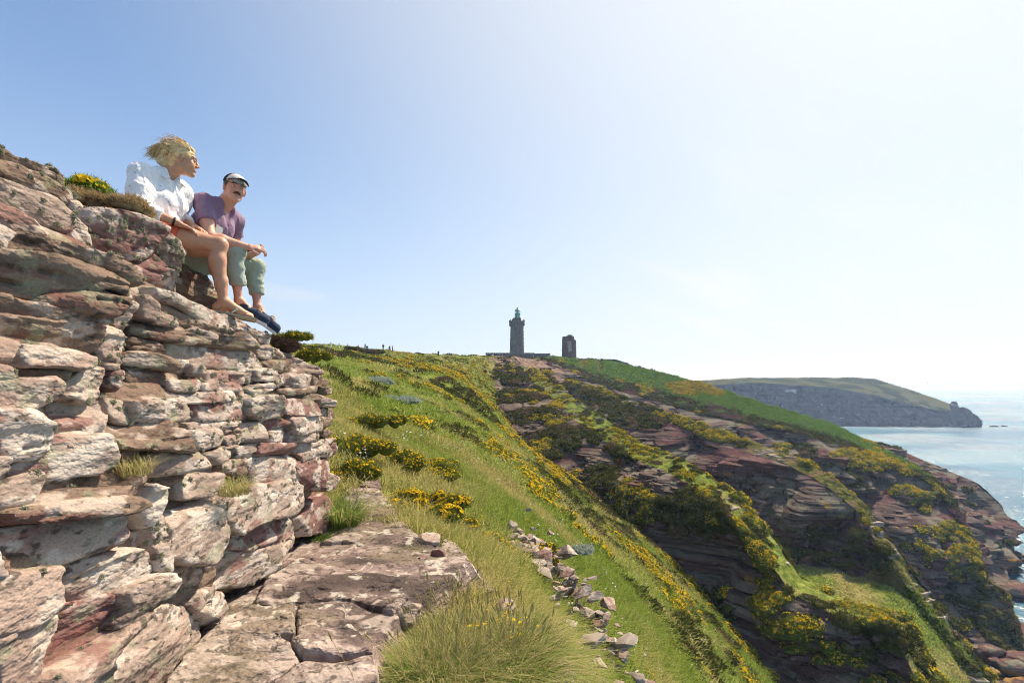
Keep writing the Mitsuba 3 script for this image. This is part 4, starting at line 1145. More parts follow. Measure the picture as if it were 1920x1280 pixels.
# ------------------------------------------------------------------ loose and jutting rocks of the cliffs
def chunk(seed):
    g = np.random.default_rng(seed)
    c = np.array([[x, y, z] for x in (-1, 1) for y in (-1, 1) for z in (-1, 1)], float) * .5
    p = []
    for v in c:
        for a in range(3):
            q = v.copy(); q[a] *= g.uniform(.55, .95); p.append(q * g.uniform(.9, 1.1, 3))
    h = trimesh.convex.convex_hull(np.array(p))
    return np.array(h.vertices), np.array(h.faces)


for i in range(7): group(f'pale_chunk_{i}', dict(rock=ply(chunk(600 + i), 'cliff_pale')))
CHUNKS = [ply(chunk(600 + i), 'cliff_rock') for i in range(7)]
for i in range(7): group(f'chunk_{i}', dict(rock=dict(CHUNKS[i])))


def rocks(V, parent, n_parts, n_rest, s0, s1, seed, weight, lo=-9., pale=False):
    p, nn, g = scatter(V, (n_parts + n_rest) * 2, seed, weight)
    ok = in_view(p) & (nz(p * np.array([1, 1, .6]), .09, 3, seed) > lo)
    p, nn = p[ok], nn[ok]
    sz = g.uniform(s0, s1, len(p)) * np.clip(np.linalg.norm(p, axis=1) / 95, .38, 1) * (.6 + .8 * g.uniform(size=len(p)) ** 3)
    o = np.argsort(np.linalg.norm(p, axis=1) / sz)[:n_parts + n_rest]
    for r, k in enumerate(o):
        h = nn[k].copy(); h[2] = 0; h = unit(h) if np.linalg.norm(h) > .05 else np.array([0, -1., 0])
        yaw = math.atan2(h[1], h[0]) + math.pi / 2 + g.normal(0, .3)
        s = sz[k]
        M = T().translate((p[k] - nn[k] * s * .2).tolist()).rotate([0, 0, 1], math.degrees(yaw)).rotate([1, .3, 0], float(g.normal(0, 6))).scale([s * g.uniform(.8, 1.9), s * g.uniform(.7, 1.1), s * g.uniform(.28, .6)])
        c = int(g.integers(7))
        if r < n_parts: scene[part(parent, 'rock')] = {**CHUNKS[c], 'to_world': M, **(dict(bsdf=dict(type='ref', id='cliff_pale')) if pale else dict(bsdf=dict(type='ref', id='cliff_red')) if parent in ('spur_cliff', 'bluff_cliff', 'point_cliff') else {})}
        else: scene[f'{parent}__rubble__{r:05d}'] = instance(f'{"pale_" if pale else ""}chunk_{c}', M)
    if n_rest: labels[f'{parent}__rubble'] = dict(kind='stuff')


along = lambda xs, ys: (lambda V: np.interp(np.linspace(0, 1, V.shape[0]), xs, ys)[:, None] * np.ones((1, V.shape[1])))
rocks(land['ridge_face'], 'ridge_cliff', 300, 420, .7, 1.9, 71, along([0, .15, .5, .75, 1], [.4, 1, 1, 2.2, 2.2]), -.02)
rocks(land['ridge_crest'], 'ridge_crest', 110, 60, .3, 1.2, 72, along([0, 1], [1, 1]), .06, True)
rocks(land['spur_face'], 'spur_cliff', 110, 0, 1.2, 3.0, 73, along([0, 1], [.8, 1.2]), .0)
rocks(land['spur_crest'], 'spur_crest', 90, 60, .4, 1.5, 74, along([0, 1], [1, 1]), .02, True)
rocks(land['bluff_face'], 'bluff_cliff', 70, 0, 1.6, 4.2, 75, along([0, 1], [.7, 1.3]), .0)
rocks(land['point_face'], 'point_cliff', 40, 0, 2, 4.5, 76, along([0, .5, 1], [.2, 1, 1.3]), .0)
rocks(land['slope'], 'grass_slope', 60, 0, .25, .9, 77, lambda V: band(V, 16, 90) * (nz(V, .12, 3, 9) > .22), -9)

# ------------------------------------------------------------------ people
class Sdf:
    """A blended solid on a grid: rounded cones and ellipsoids joined by a soft minimum, each touching only its own box."""
    def __init__(s, lo, hi, h):
        s.o, s.h = np.array(lo, float), h
        s.n = np.ceil((np.array(hi) - s.o) / h).astype(int) + 1
        s.f = np.full(s.n, .5, np.float32)

    def box(s, lo, hi):
        a = np.clip(np.floor((lo - s.o) / s.h).astype(int), 0, s.n); b = np.clip(np.ceil((hi - s.o) / s.h).astype(int) + 1, 0, s.n)
        sl = tuple(slice(x, y) for x, y in zip(a, b))
        g = np.stack(np.meshgrid(*[s.o[k] + s.h * np.arange(a[k], b[k]) for k in range(3)], indexing='ij'), -1)
        return sl, g

    def add(s, d, sl, k, sub=False):
        f = s.f[sl]
        if f.size == 0: return
        if sub: s.f[sl] = smax(f, -d, k)
        else:
            h = np.clip(k - np.abs(f - d), 0, None) / k
            s.f[sl] = np.minimum(f, d) - h * h * k * .25

    def cone(s, a, b, ra, rb, k=.02, sub=False):
        a, b = np.array(a, float), np.array(b, float)
        m = max(ra, rb) + k + 2 * s.h
        sl, g = s.box(np.minimum(a, b) - m, np.maximum(a, b) + m)
        e = b - a
        t = np.clip(((g - a) @ e) / max(e @ e, 1e-9), 0, 1)
        s.add(np.linalg.norm(g - a - t[..., None] * e, axis=-1) - (ra + (rb - ra) * t), sl, k, sub)

    def chain(s, pts, rad, k=.02):
        for i in range(len(pts) - 1): s.cone(pts[i], pts[i + 1], rad[i], rad[i + 1], k)

    def ell(s, c, ax, r, k=.02, sub=False):
        c, r = np.array(c, float), np.array(r, float)
        m = r.max() + k + 2 * s.h
        sl, g = s.box(c - m, c + m)
        q = (g - c) @ np.array(ax).T
        k0 = np.linalg.norm(q / r, axis=-1); k1 = np.linalg.norm(q / r ** 2, axis=-1)
        s.add(k0 * (k0 - 1) / np.maximum(k1, 1e-9), sl, k, sub)

    def half(s, p, n, k=.004, around=None):
        """Keeps what lies behind the plane through p with normal n (only within the given distance of p, if any)."""
        n = unit(n); p = np.array(p, float)
        if around is None:
            x, y, z = [s.o[i] + s.h * np.arange(s.n[i]) - p[i] for i in range(3)]
            s.f = smax(s.f, (x[:, None, None] * n[0] + y[None, :, None] * n[1] + z[None, None] * n[2]).astype(np.float32), k)
        else:
            sl, g = s.box(p - around, p + around)
            d = g - p
            s.f[sl] = np.where(np.linalg.norm(d, axis=-1) < around, smax(s.f[sl], (d @ n).astype(np.float32), k), s.f[sl])

    def mesh(s):
        w = np.argwhere(s.f < 0)
        a, b = np.maximum(w.min(0) - 2, 0), w.max(0) + 3
        f = np.pad(s.f[a[0]:b[0], a[1]:b[1], a[2]:b[2]], 1, constant_values=.5)
        return surface_nets(f, s.o + (a - 1) * s.h, s.h)


def displace(mesh, fn):
    v, f = mesh
    m = trimesh.Trimesh(v, f, process=False)
    return v + np.array(m.vertex_normals) * fn(v)[:, None], f


def basis(f, u):
    f = unit(f); r = unit(np.cross(f, u)); u = np.cross(r, f)
    return r, f, u


def head(c, f, u, neck, s=1.0, man=False, rn=.047):
    r, f, u = basis(f, u)
    c = np.array(c, float)
    A = [r, f, u]
    p = lambda a, b, z: c + s * (r * a + f * b + u * z)
    S = Sdf(np.minimum(c - .16, np.array(neck) - .08), np.maximum(c + .16, np.array(neck) + .08), .0038)
    S.ell(p(0, -.014, .030), A, np.array([.072, .092, .084]) * s)
    S.ell(p(0, .020, -.028), A, np.array([.058, .066, .082]) * s, .03)
    S.cone(p(.034, .0, -.062), p(.012, .058, -.094), .026 * s, .017 * s, .02)
    S.cone(p(-.034, .0, -.062), p(-.012, .058, -.094), .026 * s, .017 * s, .02)
    S.ell(p(0, .070, -.096), A, np.array([.018, .015, .015]) * s, .02)
    for q in (-1, 1):
        S.ell(p(.036 * q, .058, -.030), A, np.array([.024, .020, .026]) * s, .02)
        S.cone(p(.012 * q, .088, .022), p(.046 * q, .072, .024), .009 * s, .007 * s, .012)
        S.ell(p(.031 * q, .099, .002), A, np.array([.014, .012, .010]) * s, .014, True)
        S.ell(p(.031 * q, .080, .001), A, np.array([.014, .0115, .010]) * s, .004)
        S.ell(p(.076 * q, -.006, -.008), [unit(r * q + f * -.3), f, u], np.array([.008, .017, .030]) * s, .008)
    S.cone(p(0, .085, .012), p(0, .103, -.026), .0075 * s, .0105 * s, .010)
    S.ell(p(.011, .094, -.032), A, np.array([.009, .010, .008]) * s, .006); S.ell(p(-.011, .094, -.032), A, np.array([.009, .010, .008]) * s, .006)
    S.cone(p(-.018, .080, -.060), p(.018, .080, -.060), .007 * s, .007 * s, .010)
    S.cone(p(-.015, .079, -.070), p(.015, .079, -.070), .008 * s, .008 * s, .010)
    S.cone(p(0, -.024, -.04), neck, rn + .004, rn + .012, .03)
    return S.mesh(), p, (r, f, u)


def hand(w, d, n, curl, side, s=1.0, fan=.0):
    """A hand from the wrist w along d; n is the way the back of the hand faces; curl in radians per joint; side = +1 or -1 for the thumb."""
    d = unit(d); n = unit(np.array(n) - d * (np.array(n) @ d)); t = np.cross(d, n) * side
    w = np.array(w, float)
    S = Sdf(w - .22 * s, w + .22 * s, .0032)
    S.cone(w - d * .03, w + d * .02, .026 * s, .024 * s)
    S.ell(w + d * .052 * s, [d, t, n], np.array([.050, .040, .0165]) * s, .016)
    for i, ln in enumerate((.92, 1.0, .95, .76)):
        b = w + s * (d * (.088 - .004 * abs(i - 1.2)) + t * (.030 - .0205 * i))
        a, q, L = -.05, b, (.043, .027, .021)
        for j in range(3):
            a += curl * (.7 if j == 0 else 1.0)
            dd = d * math.cos(a) - n * math.sin(a) + t * fan * (1.2 - i)
            e = q + unit(dd) * L[j] * ln * s
            S.cone(q, e, (.0092 - .0009 * j) * s, (.0085 - .0009 * j) * s, .004)
            q = e
    b = w + s * (d * .022 + t * .030)
    m = b + s * .040 * unit(d * .75 + t * .62 - n * .35); e = m + s * .032 * unit(d * .95 + t * .12 - n * .35)
    S.cone(b - t * .012 * s, m, .0135 * s, .0105 * s, .012); S.cone(m, e, .0105 * s, .008 * s, .004)
    return S.mesh()


def skinmat(name, a, b, red):
    bs(name, two(dict(type='principled', base_color=proc(lambda p, n, uv: mix(mix(C(*a), C(*b), fbm(p.x * 22, p.y * 22, p.z * 22, 3)), C(*red), smoothstep(.5, .8, fbm(p.x * 9 + 5, p.y * 9, p.z * 9, 3)) * .5)), roughness=.48, specular=.35, sheen=.1)))


skinmat('skin_tan', (.45, .235, .14), (.54, .30, .19), (.52, .225, .15))
skinmat('skin_fair', (.50, .27, .185), (.58, .33, .235), (.56, .23, .18))
plastic('lip_pink', (.50, .20, .17), .45)
plastic('eye_white', (.72, .70, .66), .25)
plastic('eye_dark', (.05, .035, .03), .2)
bs('hair_blond', two(dict(type='principled', base_color=proc(lambda p, n, uv: mix(C(.44, .27, .10), C(.80, .60, .30), noise(p.x * 60 + p.y * 50, p.z * 110, p.y * 40))), roughness=.42, specular=.5)))
plastic('brow_brown', (.20, .12, .06), .6)
plastic('hair_dark', (.055, .033, .02), .5)


def linen(p, n, uv):
    d, d2, k = voronoi(p.x * 19 + p.z * 6, p.z * 19 + p.y * 17)
    mark = smoothstep(.16, .08, d) * dr.select(k > .45, 1.0, 0.0) * smoothstep(.45, .60, noise(p.x * 120, p.y * 120, p.z * 260))
    return mix(C(.80, .80, .80), C(.11, .11, .15), mark)


def weave(p, n, uv): return fbm(p.x * 55, p.y * 55, p.z * 40, 3) + .3 * noise(p.x * 600, p.y * 600, p.z * 600)
def cloth(name, fn):
    bs(name, two(dict(type='bumpmap', arbitrary=proc(weave, 1e-3), scale=.004, bsdf=dict(type='principled', base_color=proc(fn) if callable(fn) else rgb(*fn), roughness=.85, sheen=.4, specular=.2))))


cloth('linen_white', linen)
cloth('cotton_red', (.60, .11, .06))
cloth('cotton_purple', lambda p, n, uv: mix(C(.20, .125, .20), C(.27, .18, .265), noise(p.x * 260, p.y * 260, p.z * 260)))
cloth('cotton_sage', lambda p, n, uv: mix(C(.29, .35, .29), C(.36, .42, .35), noise(p.x * 160, p.y * 160, p.z * 160)))
cloth('cotton_navy', (.028, .045, .085))
cloth('cotton_grey', (.38, .41, .42))
cloth('cap_front', lambda p, n, uv: mix(C(.72, .68, .62), C(.45, .30, .28), smoothstep(.58, .66, fbm(p.x * 55, p.y * 55, p.z * 55, 3)) * .7))
cloth('cap_dark', (.018, .018, .022))
plastic('rubber_white', (.62, .61, .57), .6)
plastic('rubber_tan', (.36, .31, .21), .6)
plastic('strap_cream', (.66, .61, .47), .55)
plastic('band_black', (.015, .015, .017), .4)
plastic('lace_tan', (.42, .24, .09), .7)

# ---- the woman in the white shirt
Z3 = np.array([0, 0, 1.0])
wRs = P(264, 326, 3.60); wLs = wRs + np.array([.075, .325, -.005]); wms = (wRs + wLs) / 2
wRh = P(288, 434, 3.65); wLh = wRh + np.array([-.06, .19, 0]); wmh = (wRh + wLh) / 2
wRk = P(411, 459, 3.80); wLk = wRk + np.array([-.12, .19, -.01])
wRa = P(419, 566, 3.78); wLa = wRa + np.array([-.10, .19, .01])
wRe, wRw = P(259, 389, 3.50), P(330, 417, 3.62)
wLe, wLw = P(331, 408, 3.98), P(366, 427, 3.86)
wneck = wms + np.array([.035, 0, .065])
whc = P(342, 300, 3.78)
tr, tf, tu = basis(np.array([.97, -.22, 0]), np.array([.06, 0, 1]))
pr_, pf, pu = basis(np.array([.95, .31, 0]), Z3)
TA, PA = [tr, tf, tu], [pr_, pf, pu]
lo_w, hi_w = np.array([-3.0, 3.2, .42]), np.array([-1.85, 4.45, 1.75])


def leg(S, h, k, a, heel, toe, sc, k_=.03):
    ax = unit(np.array(a) - np.array(k)); fwd = unit(np.array(toe) - np.array(heel))
    back = -unit(fwd - ax * (fwd @ ax))
    S.chain([h, h * .45 + k * .55, k], [.088 * sc, .072 * sc, .051 * sc], k_)
    S.ell(k - back * .008, np.eye(3), np.array([.047, .047, .054]) * sc, .03)
    S.chain([k, k * .72 + a * .28 + back * .018, k * .35 + a * .65 + back * .006, a], [.049 * sc, .054 * sc, .040 * sc, .032 * sc], k_)
    S.cone(a, heel + Z3 * .03, .033 * sc, .030 * sc, .02)
    S.chain([a + fwd * .02, heel * .45 + toe * .55 + Z3 * .035, toe + Z3 * .016 - fwd * .03], [.036 * sc, .032 * sc, .022 * sc], .02)
    S.ell(a + np.cross(fwd, Z3) * .028, np.eye(3), np.array([.014, .014, .016]), .012)


S = Sdf(lo_w, hi_w, .007)
S.ell(wmh + pu * .03, PA, (.150, .110, .110)); S.ell((wmh + wms) / 2, TA, (.115, .085, .16), .05); S.ell(wms - tu * .13, TA, (.125, .09, .14), .05)
S.cone(wRs, wLs, .045, .045, .04); S.cone(wms, wneck, .06, .05, .04)
wRheel, wRtoe = P(406, 583, 3.77), P(478, 598, 3.92)
wLheel, wLtoe = wRheel + np.array([-.10, .19, .01]), wRtoe + np.array([-.10, .19, .01])
leg(S, wRh, wRk, wRa, wRheel, wRtoe, 1.0); leg(S, wLh, wLk, wLa, wLheel, wLtoe, 1.0)
for a, b, c in ((wRs, wRe, wRw), (wLs, wLe, wLw)):
    S.chain([a, b], [.048, .038], .03); S.chain([b, b * .65 + c * .35, c], [.037, .038, .0245], .02)
for i in range(5):                                         # toes
    t = np.cross(unit(wRtoe - wRheel), Z3)
    q = wRtoe + t * (.030 - .015 * i) + Z3 * .012 - unit(wRtoe - wRheel) * (.018 + .007 * (4 - i if i < 4 else 0) * .9)
    S.cone(q - unit(wRtoe - wRheel) * .02, q + unit(wRtoe - wRheel) * .012, .009, .0085 + .003 * (i == 0), .006)
body = S.mesh()
hm, hp, (hr, hf, hu) = head(whc, (.87, .48, -.06), (.10, .03, 1), wneck, .98)
wd = unit(wRw - wRe)
h1 = hand(wRw, wd * .8 + np.array([.35, .25, -.15]), (-.1, -.25, 1), .34, -1, .92)
h2 = hand(wLw, np.array([.75, -.35, -.28]), (.1, .2, 1), .38, 1, .92)
woman = thing('person', 'person with wind-blown blond hair in a loose white printed shirt and red shorts', 'person')
put(woman, 'body', join(body, hm, h1, h2), 'skin_tan', True)


def folds(v, f, a, seed, st=(1, 1, 1)): return nz(v * np.array(st), f, 3, seed) * a


S = Sdf(lo_w, hi_w, .0062)
S.ell(wmh + pu * .07 - pf * .005, PA, (.172, .137, .11)); S.ell((wmh + wms) / 2, TA, (.158, .125, .19), .06); S.ell(wms - tu * .12, TA, (.155, .118, .15), .05)
for q in (-1, 1): S.ell(wms - tu * .155 + tf * .085 + tr * .068 * q, TA, (.062, .055, .06), .05)
S.cone(wRs, wLs, .056, .056, .05); S.cone(wms, wneck - tu * .02, .082, .072, .04); S.cone(wRs + tu * .004, wneck - tu * .03, .050, .058, .05); S.cone(wLs + tu * .004, wneck - tu * .03, .050, .058, .05)
for a, b, c in ((wRs, wRe, wRw), (wLs, wLe, wLw)):
    S.chain([a - tu * .01, (a + b) / 2, b], [.050, .057, .052], .08)
    S.cone(b, b * .62 + c * .38, .056, .051, .03)
    m = b * .60 + c * .40
    S.cone(m, m + unit(c - b) * .030, .056, .055, .006)
for a, b, c in ((wRs, wRe, wRw), (wLs, wLe, wLw)):                    # cuffs end cleanly
    S.half(b * .60 + c * .40 + unit(c - b) * .045, c - b, .003, .11)
# the open neck: a wedge cut down the front
S.cone(wneck + tu * .10, wneck - tu * .02, .078, .050, .01, True)
S.cone(wneck + tf * .075 + tu * .03, wms - tu * .15 + tf * .150, .050, .026, .008, True)
shirt = displace(S.mesh(), lambda v: folds(v, 5, .004, 3, (1, 1, .8)) + .006 * (1 - np.abs(folds(v, 11, 2.2, 4, (1.6, 1.6, .55)))).clip(0, 1) ** 3 + folds(v, 40, .003, 5))
k_shirt = put(woman, 'shirt', shirt, 'linen_white', True)
# collar flaps
col = []
for q in (-1, 1):
    a0 = wneck - tf * .055 + tu * .030; a1 = wneck + tr * .060 * q + tu * .018; a2 = wneck + tf * .075 + tr * .038 * q - tu * .045
    pts = np.array([a0, a0 * .5 + a1 * .5 + tr * .030 * q, a1, a1 * .5 + a2 * .5 + tr * .012 * q, a2])
    o = np.array([tr * q * .022 - tu * .040, tr * q * .030 - tu * .040, tr * q * .034 - tu * .040, tr * q * .034 - tu * .042 + tf * .012, tr * q * .040 - tu * .034 + tf * .02])
    G = np.stack([pts, pts + o * .5 + tr * q * .006, pts + o], 1)
    v, f = grid_mesh(G); nn = np.array(trimesh.Trimesh(v, np.vstack([f[:, :3], f[:, [0, 2, 3]]]), process=False).vertex_normals)
    f = np.vstack([f[:, :3], f[:, [0, 2, 3]]]); col.append((np.vstack([v, v + nn * .004]), np.vstack([f, f[:, ::-1] + len(v)])))
put(woman, 'collar', join(*col), 'linen_white', True)

S = Sdf(lo_w, hi_w, .0062)
S.ell(wmh + pu * .02, PA, (.172, .135, .125))
for h, k in ((wRh, wRk), (wLh, wLk)):
    m = h * .56 + k * .44
    S.cone(h, m, .104, .094, .04)
for h, k in ((wRh, wRk), (wLh, wLk)):
    S.half(h * .56 + k * .44 - unit(k - h) * .02, k - h, .003, .16)
S.half(wmh + pu * .14, pu)
put(woman, 'shorts', displace(S.mesh(), lambda v: folds(v, 14, .006, 6)), 'cotton_red', True)

ht = np.random.default_rng(8)
S = Sdf(whc - np.array([.34, .2, .2]), whc + .2, .0045)
A = [hr, hf, hu]
S.ell(hp(0, -.022, .036), A, (.083, .100, .092)); S.ell(hp(0, -.075, -.03), A, (.058, .042, .062), .04)
S.ell(hp(0, .115, -.05), A, (.085, .085, .105), .012, True)
for q in (-1, 1): S.ell(hp(.095 * q, .03, -.045), A, (.045, .055, .055), .012, True)
w0 = np.array([-1, -.12, 0.])
S.chain([hp(0, -.06, .05), hp(0, -.06, .04) + w0 * .06, hp(0, -.06, .035) + w0 * .10 + Z3 * .006], [.062, .040, .016], .05)
S.chain([hp(0, -.07, -.02), hp(0, -.07, -.035) + w0 * .05, hp(0, -.07, -.035) + w0 * .085], [.036, .022, .010], .05)
hair = [displace(S.mesh(), lambda v: nz(v * np.array([8, 14, 60]), 1, 3, 5) * .006)]
wind = unit(np.array([-1, -.15, -.02]))
hc0 = hp(0, -.018, .030)
for i in range(1500):
    th, z = ht.uniform(-1.6, 1.6), ht.uniform(-.045, .085)
    k = math.sqrt(max(.05, 1 - (z / .10) ** 2))
    fr = ht.uniform(0, 1)
    st = hc0 + hr * math.sin(th) * .084 * k + hf * (math.cos(th) * .095 * k if z > .03 else -.03 - .05 * fr) + hu * z
    ln = (.10 + .10 * ht.uniform() ** .6) * (1.12 if z > .03 else .78)
    if z < .0: tgt = P(305 + ht.normal(0, 4), 304 + ht.normal(0, 4), 3.76 + ht.normal(0, .03))
    elif ht.uniform() < .10: tgt = P(300 + ht.normal(0, 6), 262 + ht.normal(0, 7), 3.74 + ht.normal(0, .04))
    else: tgt = P(279 + ht.normal(0, 7), 289 + ht.normal(0, 6.5), 3.73 + ht.normal(0, .035))
    pts, ph, frac = [st], ht.uniform(0, 6), ht.uniform(.55, 1.0)
    for k in range(9):
        t = (k + 1) / 9
        q = st + (tgt - st) * frac * t + np.array([0, 0, .030 * math.sin(math.pi * t) * (1 if z > .0 else -.3) + .004 * math.sin(ph + 5 * t)])
        d = q - hc0; rr_ = np.linalg.norm([d @ hr / .086, d @ hf / .103, d @ hu / .094])
        if rr_ < 1.03: q = hc0 + d * (1.03 + .03 * math.sin(ph) ** 2) / max(rr_, .3)
        pts.append(q)
    hair.append(tube_mesh(pts, np.linspace(.0040, .0006, 10), 4))
put(woman, 'hair', join(*hair), 'hair_blond', True)
for q in (-1, 1):
    e = trimesh.creation.icosphere(2, .0058); put(woman, 'eye', (np.array(e.vertices) * np.array([1, 1, .6]) + hp(.031 * q, .0845, .0005), e.faces), 'eye_dark', True)
    put(woman, 'eyebrow', tube_mesh([hp(.014 * q, .0925, .021), hp(.030 * q, .0895, .026), hp(.047 * q, .0745, .020)], .0013, 5), 'brow_brown', True)
put(woman, 'lips', join(tube_mesh([hp(-.021, .079, -.064), hp(0, .0885, -.061), hp(.021, .079, -.064)], [.003, .0058, .003], 6), tube_mesh([hp(-.019, .079, -.067), hp(0, .0875, -.0715), hp(.019, .079, -.067)], [.003, .0062, .003], 6)), 'lip_pink', True)
tor = trimesh.creation.torus(.0285, .0045, 24, 8)
tv = np.array(tor.vertices); bx_, by_, bz_ = basis(np.array([0, 0, 1.0]) - wd * wd[2], wd)
put(woman, 'wristband', (wRw - wd * .012 + tv[:, :1] * bx_ + tv[:, 1:2] * by_ + tv[:, 2:] * wd * 1.6, tor.faces), 'band_black', True)


def sole(heel, toe, wid, th, drop, bsdf, parent, name):
    f = unit(toe - heel); r = unit(np.cross(f, Z3)); up = np.cross(r, f); L = np.linalg.norm(toe - heel)
    out = []
    for t in np.linspace(0, 1, 9): out.append((t, wid * (.72 + .28 * math.sin(min(t * 1.25, 1) * 2.4 - .8)) * (1 if .1 < t < .92 else .72)))
    pts = [heel + f * (L + .03) * t - f * .018 + r * w for t, w in out] + [heel + f * (L + .03) * t - f * .018 - r * w for t, w in out[::-1]]
    pts = np.array(pts) - up * drop
    n = len(pts); c0, c1 = pts.mean(0), pts.mean(0) + up * th
    V = np.vstack([pts, pts + up * th, [c0], [c1]])
    Fc = []
    for i in range(n):
        j = (i + 1) % n; Fc += [[i, j, n + j], [i, n + j, n + i], [j, i, 2 * n], [n + i, n + j, 2 * n + 1]]
    put(parent, name, (V, np.array(Fc)[:, ::-1]), bsdf, 30)


for h_, t_ in ((wRheel, wRtoe), (wLheel, wLtoe)):
    sole(h_, t_, .044, .016, .012, 'rubber_tan', woman, 'flip_flop')
f_ = unit(wRtoe - wRheel); r_ = np.cross(f_, Z3)
put(woman, 'strap', join(*[tube_mesh([wRtoe - f_ * .055 + Z3 * .014 - r_ * .004, wRtoe - f_ * .085 + Z3 * .046 + r_ * q * .012, wRtoe - f_ * .13 + Z3 * .040 + r_ * q * .036, wRtoe - f_ * .165 + Z3 * .004 + r_ * q * .041], [.005, .006, .0075, .006], 6) for q in (-1, 1)]), 'strap_cream', True)

# ---- the man in the cap
mRs, mLs = P(381, 380, 4.05), P(440, 414, 4.38); mms = (mRs + mLs) / 2
mRk, mLk = P(443, 470, 4.10), P(481, 500, 4.40)
mRh = np.array([-2.62, 4.03, 1.00]); mLh = mRh + np.array([.02, .22, -.01]); mmh = (mRh + mLh) / 2
mRa, mLa = P(447, 563, 4.12), P(482, 574, 4.38)
mRe, mRw = P(393, 444, 3.95), P(462, 463, 4.10)
mLe, mLw = P(440, 462, 4.50), P(470, 478, 4.30)
mneck = mms + np.array([.05, -.02, .055])
mhc = P(440, 354, 4.14)
tr, tf, tu = basis(np.array([.93, -.28, -.05]), unit(mms - mmh + np.array([0, 0, .1])))
pr_, pf, pu = basis(np.array([.99, -.04, 0]), Z3)
TA, PA = [tr, tf, tu], [pr_, pf, pu]
lo_m, hi_m = np.array([-3.0, 3.6, .36]), np.array([-1.75, 4.95, 1.72])
mRheel, mLheel = P(450, 586, 4.14), P(477, 595, 4.36)
mRtoe, mLtoe = mRheel + unit(np.array([.80, .34, -.42])) * .205, mLheel + unit(np.array([.74, .22, -.60])) * .205
S = Sdf(lo_m, hi_m, .007)
S.ell(mmh + pu * .03, PA, (.15, .11, .11)); S.ell((mmh + mms) / 2, TA, (.13, .09, .17), .05); S.ell(mms - tu * .13, TA, (.14, .095, .15), .05)
S.cone(mRs, mLs, .05, .05, .04); S.cone(mms, mneck, .065, .055, .04)
leg(S, mRh, mRk, mRa, mRheel, mRtoe, .9); leg(S, mLh, mLk, mLa, mLheel, mLtoe, .9)
for a, b, c in ((mRs, mRe, mRw), (mLs, mLe, mLw)):
    S.chain([a, a * .5 + b * .5, b], [.052, .050, .042], .03); S.chain([b, b * .68 + c * .32, c], [.041, .044, .028], .02)
body = S.mesh()
hm, hp, (hr, hf, hu) = head(mhc, (.68, -.70, -.12), (.13, .02, 1), mneck, 1.0, True, .053)
md = unit(mRw - mRe)
h1 = hand(mRw, np.array([.80, .40, .03]), (.25, -.55, .80), .62, 1, 1.0)
h2 = hand(mLw, np.array([.90, -.30, .10]), (.30, .60, -.70), .60, 1, 1.0)
man = thing('person', 'person in a purple t-shirt, sage trousers and a cap, leaning on clasped hands', 'person')
put(man, 'body', join(body, hm, h1, h2), 'skin_fair', True)

S = Sdf(lo_m, hi_m, .0062)
S.ell(mmh + pu * .06, PA, (.172, .135, .12)); S.ell((mmh + mms) / 2 + tf * .01, TA, (.16, .118, .20), .06); S.ell(mms - tu * .12, TA, (.16, .115, .16), .05)
S.cone(mRs, mLs, .060, .060, .05); S.cone(mms, mneck - tu * .03, .085, .072, .04); S.cone(mRs + tu * .002, mneck - tu * .03, .056, .062, .05); S.cone(mLs + tu * .002, mneck - tu * .03, .056, .062, .05)
for a, b in ((mRs, mRe), (mLs, mLe)): S.chain([a, a * .42 + b * .58], [.058, .066], .04)
for a, b in ((mRs, mRe), (mLs, mLe)): S.half(a * .42 + b * .58, b - a, .003, .095)
S.cone(mneck + tu * .10, mneck - tu * .01, .080, .058, .01, True)
S.cone(mneck + tf * .07 + tu * .02, mms - tu * .12 + tf * .135, .074, .030, .008, True)
put(man, 'shirt', displace(S.mesh(), lambda v: folds(v, 7, .005, 13) + .006 * (1 - np.abs(folds(v, 9, 2.2, 14, (1.5, 1.5, .7)))).clip(0, 1) ** 3), 'cotton_purple', True)
pk = mms - tu * .205 + tf * .124 + tr * .060
put(man, 'shirt_pocket', lump([0, 0, 0], (1, 1, 1), 3, 0, 2)[0:0] or (np.array([pk + tr * a * .034 + tu * b * .036 + tf * c * .006 - tf * .012 * abs(a) for c in (0, 1) for b in (-1, 1) for a in (-1, 1)]), np.array([[4, 5, 7], [4, 7, 6], [0, 2, 3], [0, 3, 1], [0, 1, 5], [0, 5, 4], [2, 6, 7], [2, 7, 3], [0, 4, 6], [0, 6, 2], [1, 3, 7], [1, 7, 5]])), 'cotton_grey', False)

S = Sdf(lo_m, hi_m, .0062)
S.ell(mmh + pu * .01, PA, (.172, .14, .125))
cuffs = []
for h, k, a, e in ((mRh, mRk, mRa, .70), (mLh, mLk, mLa, .70)):
    S.chain([h, (h + k) / 2, k], [.100, .086, .070], .04)
    S.chain([k, k * .62 + a * .38 - unit(np.array([.9, .4, 0])) * .014, k * (1 - e) + a * e], [.062, .061, .057], .03)
    ax = unit(a - k); m = k * (1 - e) + a * e
    S.cone(m - ax * .038, m, .062, .0615, .005)
for h, k, a, e in ((mRh, mRk, mRa, .70), (mLh, mLk, mLa, .70)): S.half(k * (1 - e) + a * e, a - k, .003, .115)
put(man, 'trousers', displace(S.mesh(), lambda v: folds(v, 9, .004, 16) + .006 * (1 - np.abs(folds(v, 10, 2.2, 17, (1, 1, 1.2)))).clip(0, 1) ** 3), 'cotton_sage', True)

